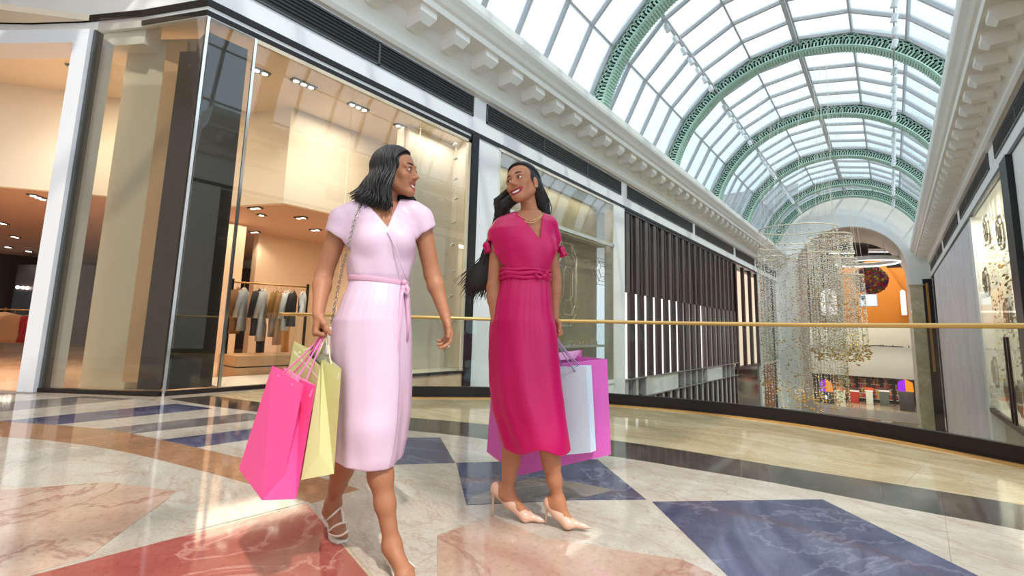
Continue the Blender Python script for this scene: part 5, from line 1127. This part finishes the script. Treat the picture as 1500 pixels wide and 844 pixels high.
for hp, kn in (((-.02, -.02, .90), L(546, 628, -.12)), ((-.12, .02, .90), L(510, 655, .08))): D.cap(hp, .098, kn, .070, .06)
D.cap(L(546, 628, -.12), .072, L(549, 668, -.13), .066, .05)
D.cap(L(540, 305, .02), .04, L(519, 314, .01), .045, .03); D.cap(L(586, 305, .02), .04, L(606, 312, .01), .045, .03)
def crease(P):      # soft cross creases of the wrapped bodice, fine gathers of the sleeves
    return None
nL = L(488, 352)-L(522, 315); nL[1] = 0; nR = L(628, 346)-L(604, 315); nR[1] = 0
D.fn(end_cut(L(493, 350, .015), nL, .11), L(493, 350, .015), .11, .004, '-'); D.fn(end_cut(L(622, 344, .015), nR, .10), L(622, 344, .015), .10, .004, '-')
D.cap(L(499, 342, .015), .05, L(486, 358, .015), .056, .004, '-'); D.cap(L(618, 337, .015), .046, L(628, 352, .015), .05, .004, '-')
D.fn(vcut(L(567.5, 339), L(535, 297), L(584, 296), .05), L(562, 310), .3, .004, '-')
D.cap(L(562, 312, .03), .056, L(564, 270, .02), .07, .006, '-')
cut1 = [(z, cx, cy, rx-.014, ry-.014) for z, cx, cy, rx, ry in ski[7:]]; zz_ = sorted(cut1)[0]; cut1.append((zz_[0]-.06,)+zz_[1:]); D.fn(loft_fn(cut1, fold1), L(548, 640), .3, .003, '-')
D.fn(end_cut((-.02, 0, .392), (0, 0, -1), .4), (-.02, 0, .392), .4, .003, '-')
M_pinkd = satin('pale_pink_satin', (210, 182, 200), (200, 150, 180))
dress1 = sdf_obj('dress', D, M_pinkd, F1.root, ((-.36, -.32, .36), (.3, .32, 1.56)), .0042, None, 2)
wz = bod[0]; b = MB(); n = 48
pts = [Vector((wz[1]+(wz[3]+.006)*math.cos(a), wz[2]+(wz[4]+.006)*math.sin(a), wz[0]+.004+.010*math.cos(a)*-1)) for a in np.linspace(0, 2*math.pi, n+1)[:-1]]
vs = []
for i, p in enumerate(pts):
    for dz, do in ((-.013, 0), (-.008, .004), (0, .002), (.008, .004), (.013, 0), (0, -.008)): q = p-Vector((wz[1], wz[2], p.z)); q.z = 0; q.normalize(); vs.append(p+q*do+Vector((0, 0, dz)))
b.add(vs, [(i*6+j, i*6+(j+1) % 6, ((i+1) % n)*6+(j+1) % 6, ((i+1) % n)*6+j) for i in range(n) for j in range(6)], 0, True); M_belt = satin('rose_pink_satin', (206, 158, 182), (0, 0, 0)); belt = mb_obj(b, 'belt', M_belt, dress1)
kx = L(592, 414, -.075); b = MB(); b.ball(kx, .014, 10, 6); ribbon(b, [kx, L(598, 424, -.09), L(597, 432, -.09), L(590, 424, -.09), kx], .018); ribbon(b, [kx, L(588, 432, -.10), L(586, 460, -.12), L(582, 495, -.135), L(576, 530, -.145), L(571, 552, -.15)], [.012, .018, .024, .026, .024, .016]); ribbon(b, [kx, L(596, 440, -.08), L(598, 470, -.08), L(596, 500, -.09)], [.012, .016, .018, .014]); mb_obj(b, 'belt_tie', M_belt, dress1)
b = MB(); ribbon(b, [L(567.5, 339, -.122), L(580, 362, -.136), L(588, 390, -.115), L(596, 410, -.075)], .004); mb_obj(b, 'wrap_edge', M_pinkd, dress1)
# hair
e1a, e1b, e1c, e1d = L(562, 303, -.10), L(522, 293, -.03), L(600, 304, .10), L(524, 290, .10)
def fall1(p, az, side, rnd, prev):
    t = max(0, (math.degrees(az)-40)/144); e = (e1a*(1-t)+e1b*t) if side < 0 else (e1c*(1-t)+e1d*t); e = e+np.array([rnd.gauss(0, .010), rnd.gauss(0, .014), rnd.gauss(0, .011)])
    if t > .5: e = e+np.array([-.02*(t-.5), 0, .02*(t-.5)])
    c1 = p+(p-prev)*1.2; c2 = e+np.array([.018, 0, .05]); out = []
    for s_ in np.linspace(0, 1, 9): out.append((1-s_)**3*p+3*s_*(1-s_)**2*c1+3*s_*s_*(1-s_)*c2+s_**3*e+np.array([.016*math.sin(8*s_+2.2*t), .010*math.sin(7*s_+2+t), 0])*s_)
    return out
H = Shape(); RlH = F1.hR.astype(np.float32)
H.ell(T1((0, .016, .034)), (.0785, .099, .089), RlH, .01); H.cap(T1((-.035, .05, -.02)), .042, L(550, 282, -.02), .042, .04); H.cap(T1((.03, .055, -.02)), .042, L(562, 284, .06), .04, .04); H.cap(L(548, 278, -.0), .038, L(534, 286, .02), .032, .03)
H.ell(T1((0, -.128, -.062)), (.086, .100, .112), RlH, .006, '-')
hair1 = hair_strands(F1, fall1, 140, 4, az0=20, r0=.0025, seed=5, amp=.003, part_x=-.012, tuck=(66, 84))
sdf_obj('hair_base', H, M_hairb, hair1, ((-.3, -.2, 1.44), (.2, .25, 1.82)), .005)
# earring
b = MB(); c = Vector(L(569, 281, -.085)); b.tube([c+Vector((math.cos(a)*.010, 0, math.sin(a)*.010)) for a in np.linspace(0, 2*math.pi, 13)[:-1]], .0016, 5, closed=True); b.ball(c+Vector((0, 0, -.012)), .004, 8, 5); mb_obj(b, 'earring', M_silver, F1.root)
b = MB(); rg = L(657, 507, -.07); b.ball(rg, .006, 8, 6); mb_obj(b, 'ring', mat('pearl_ring', (250, 248, 244), .15), F1.root)
# sandals
M_sand = mat('cream_leather', (238, 230, 214), .4)
def sandal(fig, heel, ball, toe, an, straps, gnd=True):
    heel, ball, toe = (np.array(v, float) for v in (heel, ball, toe)); f = toe-ball; f[2] = 0; f /= np.linalg.norm(f); sd = np.cross(f, [0, 0, 1.0]); b = MB(); vs = []
    st = [(heel-f*.022+[0, 0, -.024], .018), (heel+[0, 0, -.026], .030), (heel*.5+ball*.5+[0, 0, -.021], .026), (ball+[0, 0, -.024], .037), (toe*.6+ball*.4+[0, 0, -.020], .036), (toe+f*.014+[0, 0, -.016], .022)]
    for p, ww in st:
        for q, dz in ((-1, 0), (1, 0), (1, -.008), (-1, -.008)): vs.append(Vector(p)+Vector(sd)*q*ww+Vector((0, 0, dz)))
    n = len(st); b.add(vs, [(i*4+j, i*4+(j+1) % 4, i*4+4+(j+1) % 4, i*4+4+j) for i in range(n-1) for j in range(4)]+[(0, 1, 2, 3), (n*4-4, n*4-3, n*4-2, n*4-1)])
    o = mb_obj(b, 'sandal', M_sand, fig.root); h_ = Vector(heel-f*.004+[0, 0, -.03]); b = MB()
    ln = max(.02, h_.z) if gnd else .07; tip = h_+Vector((0, 0, -ln))+(Vector(-f)*.0 if gnd else Vector((-.01, .03, 0))); b.tube([h_, h_.lerp(tip, .5), tip], [.016, .010, .008], 8); mb_obj(b, 'heel', M_sand, o)
    b = MB()
    for pts in straps: ribbon(b, pts, .008, th=.0018)
    mb_obj(b, 'strap', M_sand, o)
def arc3(a, m_, c, n=9): return [(1-t)**2*np.array(a)+2*t*(1-t)*np.array(m_)+t*t*np.array(c) for t in np.linspace(0, 1, n)]
sandal(F1, fh, fb, ft, fa, [arc3(L(569, 815, -.06), L(588, 812, -.24), L(609, 832, -.19)), arc3(L(570, 822, -.10), L(576, 832, -.22), L(583, 846, -.25)), arc3(L(570, 812, -.08), L(566, 806, -.06), L(568, 818, -.12))])
sandal(F1, rh, rb_, rt, ra_, [arc3(L(477, 764, .22), L(490, 752, .12), L(500, 743, .22)), arc3(L(480, 780, .16), L(494, 764, .10), L(510, 766, .16)), arc3(L(500, 744, .2), L(504, 756, .16), L(503, 766, .14)), arc3(L(481, 782, .16), L(497, 792, .10), L(511, 776, .13))], False)
# her bags
g1 = W(F1, sum(np.array(f[3]) for f in fR)/4+np.array([0, -.005, -.008]))
shopping_bag('hot pink paper bag with pink cords, nearest the camera, in the left woman\'s hand', (238, 82, 150), [W(F1, L(*q)) for q in ((399, 536, -.02), (445, 564, -.32), (384, 733, -.36), (350, 687, -.04), (462, 565, -.28), (434, 731, -.30))], g1, (238, 110, 170))
shopping_bag('pale yellow-green paper bag hanging between the hot pink bag and the pink dress', (200, 195, 136), [W(F1, L(*q)) for q in ((431, 500, .10), (469, 537, -.19), (441, 703, -.22), (396, 672, .06), (500, 541, -.185), (489, 694, -.215))], g1+Vector((.008, .008, 0)), (236, 226, 180))
# chain-strap bag on her shoulder
pch = L(484, 488, .02); t = thing('shoulder_bag', 'small pale quilted bag on a silver chain behind the left woman\'s hip', 'bag', W(F1, pch)); b = MB(); lk = []
chp = [L(532, 299, .06), L(531, 294, .0), L(527, 303, -.062), L(521, 318, -.088), L(514, 345, -.095), L(509, 365, -.085), L(500, 400, -.03), L(494, 430, .0), L(489, 455, .01), L(486, 474, .015)]
cp = catmull([tuple(p) for p in chp], 6)
tot = [0]
for a, c in zip(cp[:-1], cp[1:]): tot.append(tot[-1]+(c-a).length)
nl = int(tot[-1]/.0125)
for k in range(nl):
    s_ = tot[-1]*(k+.5)/nl; i = max(j for j in range(len(tot)-1) if tot[j] <= s_); f_ = (s_-tot[i])/max(1e-6, tot[i+1]-tot[i]); p = cp[i].lerp(cp[i+1], f_); d = (cp[i+1]-cp[i]).normalized(); u = d.cross(Vector((0, 1, 0))).normalized(); v = d.cross(u); u = (u if k % 2 else v)
    b.tube([W(F1, p+d*.0095*math.cos(a)+u*.0050*math.sin(a)) for a in np.linspace(0, 2*math.pi, 9)[:-1]], .0018, 4, closed=True)
stuff(b.build('chain', mat('gunmetal_chain', (168, 162, 156), .25, metal=.9), t))
pc = W(F1, L(486, 500, .05)); b = MB(); u, v, z = F1.ex, F1.ey, Vector((0, 0, 1)); b.obox(pc, u*.030+v*.01, v*.075-u*.01, z*.06); o = b.build('pouch', mat('quilted_leather', (232, 222, 214), .4, bump=.2, bscale=40), t); bevel(o, .012, 3)
b = MB(); b.obox(pc+z*.022-u*.002, u*.033+v*.011, v*.077-u*.011, z*.04); o = b.build('flap', mat('quilted_leather_flap', (224, 212, 204), .4, bump=.2, bscale=40), t); bevel(o, .012, 3)
# ================================================================ woman in the magenta dress
F2 = Figure((-1.385, 1.99, 0), 'woman walking in a magenta satin dress with very long straight dark hair, smiling'); L = F2.L; S = F2.body
bod2 = rows_px(F2, [(412, 735, 805, .095), (402, 735, 804, .098), (395, 734, 806, .112), (382, 732, 811, .122), (368, 728, 814, .124), (352, 723, 814, .118), (337, 722, 812, .105), (325, 729, 809, .085), (317, 742, 801, .065), (310, 756, 794, .05)])
ski2 = rows_px(F2, [(408, 735, 805, .097), (420, 732, 807, .11), (440, 726, 809, .13), (470, 720, 811, .15), (520, 718, 815, .16), (560, 719, 819, .165), (600, 724, 825, .168), (640, 735, 831, .165), (662, 741, 834, .16)])
S.fn(loft_fn(grow(bod2, -.013)), L(770, 360), .22, .02); S.fn(loft_fn(grow(ski2[:4], -.014)), L(768, 440), .25, .03)
T2 = F2.head(L(766, 271, .0), math.radians(-30), math.radians(5), math.radians(-13), 1.03, 1.25)
nb2 = L(777, 320, .03); S.cap(T2((0, .030, -.055)), .040, nb2, .046, .018)
for e in (L(736, 331, .02), L(803, 328, .03)): S.cap(nb2, .043, e, .040, .035)
S.cap(L(762, 325, -.035), .018, L(784, 336, -.07), .014, .02); S.cap(L(792, 326, -.03), .016, L(786, 336, -.065), .014, .02)
for x, dy in ((772, -.055), (798, -.04)): S.ell(L(x, 364, dy), (.040, .038, .04), None, .03)
F2.arm(L(731, 338, .02), L(723, 422, .0), L(727, 480, -.045), (.040, .034, .031, .022)); F2.arm(L(804, 336, .04), L(812, 408, .10), L(812, 470, .09), (.038, .034, .031, .022))
F2.hand(L(727, 480, -.045), (.16, -.1, -1), (.45, .9, 0), 1, [.30, .36, .42, .5], .06, 1.02, .2)
fL = F2.hand(L(812, 470, .09), (.22, -.25, -1), (-.6, -.75, .1), -1, [1.2, 1.3, 1.35, 1.3], .03, 1.0, .5)
F2.leg((-.17, .03, .93), L(752, 640, .04), L(743, 722, .06), (.08, .048, .045, .027)); F2.leg((-.06, -.02, .93), L(800, 636, -.04), L(818, 738, .0), (.08, .048, .045, .027))
M_nude = mat('nude_patent', (222, 178, 154), .18, spec=.6)
def pump(fig, an, heel, ball, toe):
    """foot and pointed pump; returns nothing, adds the foot to the body"""
    an, heel, ball, toe = (np.array(v, float) for v in (an, heel, ball, toe)); fig.foot(an, heel, ball, toe, .034, False)
    P = Shape(); up = np.array([0, 0, 1.0]); f = toe-ball; fh_ = f/np.linalg.norm(f); sd = np.cross(fh_, up); sd /= np.linalg.norm(sd); arch = heel*.5+ball*.5
    P.cap(heel, .0345, arch, .0325, .02); P.cap(arch, .0325, ball, .0285, .02); P.cap(ball-sd*.014, .0235, ball+sd*.014, .0235, .02); P.cap(ball, .0262, toe-fh_*.01, .0085, .01)
    P.cap(toe-fh_*.03, .013, toe+fh_*.012, .005, .01)
    ax = ball-heel; ax /= np.linalg.norm(ax); nU = np.cross(np.cross(ax, up), ax); nU /= np.linalg.norm(nU)
    if nU[2] < 0: nU = -nU
    # throat: open the top from heel to just before the toes
    P.fn(plane_cut([(heel+nU*.030, -nU), (ball+fh_*.004+up*.004, fh_*.85-up*.45)]), (heel+ball)/2, .2, .003, '-')
    P.fn(end_cut((ball[0], ball[1], .0), (0, 0, -1), .3), ball, .3, .002, '-')
    lo = np.minimum(np.minimum(heel, toe), ball)-.05; hi_ = np.maximum(np.maximum(heel, toe), ball)+.06
    o = sdf_obj('pump', P, M_nude, fig.root, (tuple(lo), tuple(hi_)), .0026, None, 1)
    hb = Vector(heel-ax*.010-nU*.016); tip = Vector((hb.x-.004*ax[0], hb.y-.004*ax[1], 0.001)) if hb.z < .17 else hb+Vector((0, 0, -.1)); b = MB(); b.tube([hb, hb.lerp(tip, .25), hb.lerp(tip, .6), tip], [.017, .0075, .0048, .0042], 8); mb_obj(b, 'stiletto_heel', M_nude if True else M_black, o)
    return o
an, he, ba, to = L(744, 724, .06), L(728, 716, .07), L(770, 758, .045), L(797, 765, .03); ba[2], to[2] = .026, .012; he[2] = max(.125, he[2]); pump(F2, an, he, ba, to)
an, he, ba, to = L(817, 736, .0), L(806, 742, .01), L(832, 770, -.02), L(860, 776, -.04); ba[2], to[2] = .030, .022; he[2] = .105; pump(F2, an, he, ba, to)
sdf_obj('body', S, M_sk2, F2.root, ((-.5, -.36, -.02), (.34, .36, 1.90)), .003, [(1.57, 1.95, .0026), (.83, 1.02, .0034), (-.1, .42, .0036), (.42, .83, .012), (1.02, 1.4, .008), (1.4, 1.57, .005)], 1, lip_tint(F2))
face_parts(F2, (-.75, -.6, .15))
E2 = Shape()
def fold2(th, z):
    w_ = np.clip((1.2-z)/.6, 0, 1); g = np.clip((1.235-z)/.04, 0, 1)*np.clip((z-.85)/.3, 0, 1)
    return 1+.040*w_*np.sin(5*th+3.5*z+1.0)+.026*w_*np.sin(9*th+4*z)+.010*g*np.sin(28*th+3*np.sin(5*th))+.03*np.clip((.6-z)/.2, 0, 1)*np.sin(8*th+9*z)
def fold2b(th, z): return 1+.028*np.sin(7*th+13*z)*np.clip((1.42-z)/.2, 0, 1)+.012*np.sin(24*th)*np.clip((1.28-z)/.05, 0, 1)
E2.fn(loft_fn(ski2, fold2), L(772, 540), .52, .01); E2.fn(loft_fn(bod2, fold2b), L(768, 362), .26, .008)
for x, dy in ((772, -.062), (798, -.045)): E2.ell(L(x, 364, dy), (.054, .052, .056), None, .04)
for hp, kn in (((-.17, .03, .93), L(752, 640, .04)), ((-.06, -.02, .93), L(800, 636, -.04))): E2.cap(hp, .10, kn, .068, .06)
E2.cap(L(800, 636, -.04), .07, L(803, 655, -.04), .066, .05)
# wide dolman sleeves
E2.cap(L(750, 329, .02), .050, L(732, 345, .02), .062, .03); E2.cap(L(732, 345, .02), .062, L(728, 372, .0), .056, .02); E2.cap(L(737, 350, .0), .055, L(744, 384, -.02), .036, .03)
E2.cap(L(799, 330, .03), .044, L(807, 348, .05), .050, .03); E2.cap(L(807, 346, .05), .050, L(813, 366, .065), .044, .02)
E2.cap(nb2+np.array([-.02, 0, -.01]), .05, L(738, 331, .02), .052, .03); E2.cap(nb2+np.array([.02, 0, -.02]), .046, L(803, 329, .03), .05, .03)
nl2 = L(722, 392, .0)-L(732, 345, .0); nl2[1] = 0; E2.fn(end_cut(L(725, 380, .0), nl2+np.array([-.10, 0, 0]), .105), L(724, 380, .0), .105, .004, '-'); E2.cap(L(727, 362, .005), .052, L(720, 392, .0), .062, .004, '-')
nr2 = L(822, 385, .08)-L(811, 348, .05); nr2[1] = 0; E2.fn(end_cut(L(815, 371, .065), nr2, .08), L(817, 371, .065), .08, .004, '-'); E2.cap(L(814, 360, .06), .037, L(820, 380, .08), .042, .004, '-')
E2.fn(vcut(L(791, 356), L(757, 311), L(795, 312), .05), L(778, 325), .3, .004, '-'); E2.cap(L(777, 322, .03), .054, L(776, 280, .02), .07, .006, '-')
cut2 = [(z, cx, cy, rx-.016, ry-.016) for z, cx, cy, rx, ry in ski2[6:]]; zz_ = sorted(cut2)[0]; cut2.append((zz_[0]-.06,)+zz_[1:]); E2.fn(loft_fn(cut2, fold2), L(775, 630), .3, .003, '-')
def hemwave(P):   # wavy hem
    return P[:, 2]-(.375+.012*np.sin(30*P[:, 0]+2)+.010*np.sin(22*P[:, 1]))
E2.fn(hemwave, (0, 0, .3), 1.0, .003, '-')
M_mag = satin('magenta_satin', (190, 0, 88), (150, 0, 50))
dress2 = sdf_obj('dress', E2, M_mag, F2.root, ((-.48, -.34, .30), (.3, .36, 1.64)), .0042, None, 2)
# gathered sash: three soft rolls round the waist and a small knot
wz2 = bod2[1]; b = MB()
for k, (dz, rr) in enumerate(((-.024, .011), (-.004, .013), (.016, .011))):
    b.tube([Vector((wz2[1]+(wz2[3]+.004)*math.cos(a), wz2[2]+(wz2[4]+.004)*math.sin(a), wz2[0]+dz+.004*math.sin(5*a+k))) for a in np.linspace(0, 2*math.pi, 41)[:-1]], rr, 8, closed=True)
mb_obj(b, 'sash', M_mag, dress2)
b = MB(); kx = L(797, 404, -.085); b.ball(kx, .013, 10, 6, sc=(1.3, 1, .9)); ribbon(b, [kx, L(790, 398, -.11), L(784, 402, -.115), L(791, 407, -.11), kx], .014); ribbon(b, [kx, L(802, 398, -.09), L(803, 404, -.085)], .014); mb_obj(b, 'sash_knot', M_mag, dress2)
for nm_s, c_, n_, r_ in (('sleeve_ruffle', L(714, 362, .0), (L(718, 375, 0)-L(711, 350, 0)), .022), ('sleeve_ruffle', L(823, 368, .06), (L(826, 374, .06)-L(820, 360, .06)), .02)):
    b = MB(); n_ = Vector(n_).normalized(); u = n_.orthogonal().normalized(); v = n_.cross(u); vs = []; m_ = 28
    for j, (h_, rr) in enumerate(((-.028, .6), (-.010, 1.0), (.012, .8), (.030, 1.15))):
        for k in range(m_): a = 2*math.pi*k/m_; w_ = 1+.22*math.sin(7*a)*(j == 3 or j == 1); p = Vector(c_)+n_*h_+(u*math.cos(a)+v*math.sin(a))*r_*rr*w_; vs.append(p)
    b.add(vs, [(j*m_+k, j*m_+(k+1) % m_, (j+1)*m_+(k+1) % m_, (j+1)*m_+k) for j in range(3) for k in range(m_)], 0, True); o = mb_obj(b, nm_s, M_mag, dress2); md = o.modifiers.new('cloth', 'SOLIDIFY'); md.thickness = .003
b = MB(); ribbon(b, [L(757, 311, -.04), L(772, 330, -.085), L(784, 346, -.10), L(791, 356, -.108)], .010); mb_obj(b, 'neck_placket', M_mag, dress2)
# necklace: two chains on the collar bones
b = MB()
for dz, rr in ((0, .0024), (-.008, .0030)):
    pts = [L(758+38*t, 312+(11+dz*-500)*math.sin(math.pi*t)**.8, -.062-.035*math.sin(math.pi*t)) for t in np.linspace(0, 1, 16)]; b.tube([tuple(p) for p in pts], rr, 6)
mb_obj(b, 'necklace', mat('gold_necklace', (206, 168, 110), .25, metal=.9), F2.root)
b = MB(); b.ball(Vector(T2((.077, -.002, -.038))), .0055, 8, 5); mb_obj(b, 'earring', M_silver, F2.root)
# very long straight hair swept back to the left
def fall2(p, az, side, rnd, prev):
    t = max(0, (math.degrees(az)-40)/144)
    if side < 0 or t > .62:
        s0 = (1-t)*.5 if side < 0 else .5+(1-t)*.6; sh_ = L(729+18*s0+rnd.gauss(0, 2), 318, .10+.04*s0); m1 = L(712+13*s0+rnd.gauss(0, 2.5), 368, .13); e = L(690+18*s0*1.6+rnd.gauss(0, 7), 415+rnd.gauss(4, 9), .13)
        if rnd.random() < .14: e = e+np.array([-.05*rnd.random()-.02, 0, .0])
        k1 = L(727+16*s0+rnd.gauss(0, 1.5), 292, .07+.04*s0); ctrl = [p, p*.45+k1*.55+np.array([-.004, 0, .006]), k1, sh_, m1, (m1+e)/2+np.array([.006, 0, 0]), e]
    else:
        e = L(797+rnd.gauss(0, 3.5), 316+rnd.gauss(0, 4), .10); ctrl = [p, p*.5+e*.5+np.array([.018, .02, 0]), e, L(792+rnd.gauss(0, 4), 345, .15)]
    out = [np.array(tuple(q)) for q in catmull([tuple(c) for c in ctrl], 3)]
    return out[1:]
H2 = Shape(); RlH2 = F2.hR.astype(np.float32)
H2.ell(T2((0, .018, .034)), (.0785, .098, .090), RlH2, .01); H2.cap(T2((-.052, .04, -.03)), .016, L(738, 296, .09), .016, .03); H2.cap(T2((-.045, .04, -.01)), .036, L(740, 302, .08), .026, .04); H2.cap(L(740, 302, .08), .026, L(724, 345, .14), .020, .03); H2.cap(L(724, 345, .14), .020, L(706, 395, .14), .014, .03)
H2.cap(T2((.045, .055, -.01)), .036, L(793, 305, .10), .03, .04); H2.ell(T2((0, -.128, -.062)), (.086, .100, .113), RlH2, .006, '-')
hair2 = hair_strands(F2, fall2, 140, 5, az0=20, r0=.0024, seed=11, amp=.0018, rx=(.081, .105, .098), tuck=(80, 108))
sdf_obj('hair_base', H2, M_hairb, hair2, ((-.5, -.25, 1.2), (.15, .3, 1.9)), .005)
g2 = W(F2, sum(np.array(f[3]) for f in fL)/4+np.array([0, -.005, -.006]))
gv = L(713, 662, .44)-L(760, 697, .24); bgc = [L(*q) for q in ((752, 541, .24), (889, 526, .22), (895, 666, .22), (760, 697, .24))]
shopping_bag('large magenta-purple paper bag behind the red-dress woman\'s legs', (206, 92, 178), [W(F2, q) for q in bgc+[bgc[1]+gv*.62, bgc[2]+gv]], g2+Vector((0, .01, 0)), (196, 150, 200))
shopping_bag('pale blue-grey paper bag in front of the purple bag', (196, 208, 220), [W(F2, L(*q)) for q in ((800, 538, .20), (858, 537, .14), (865, 663, .14), (812, 668, .20), (866, 535, .20), (873, 660, .20))], g2, (150, 140, 170))
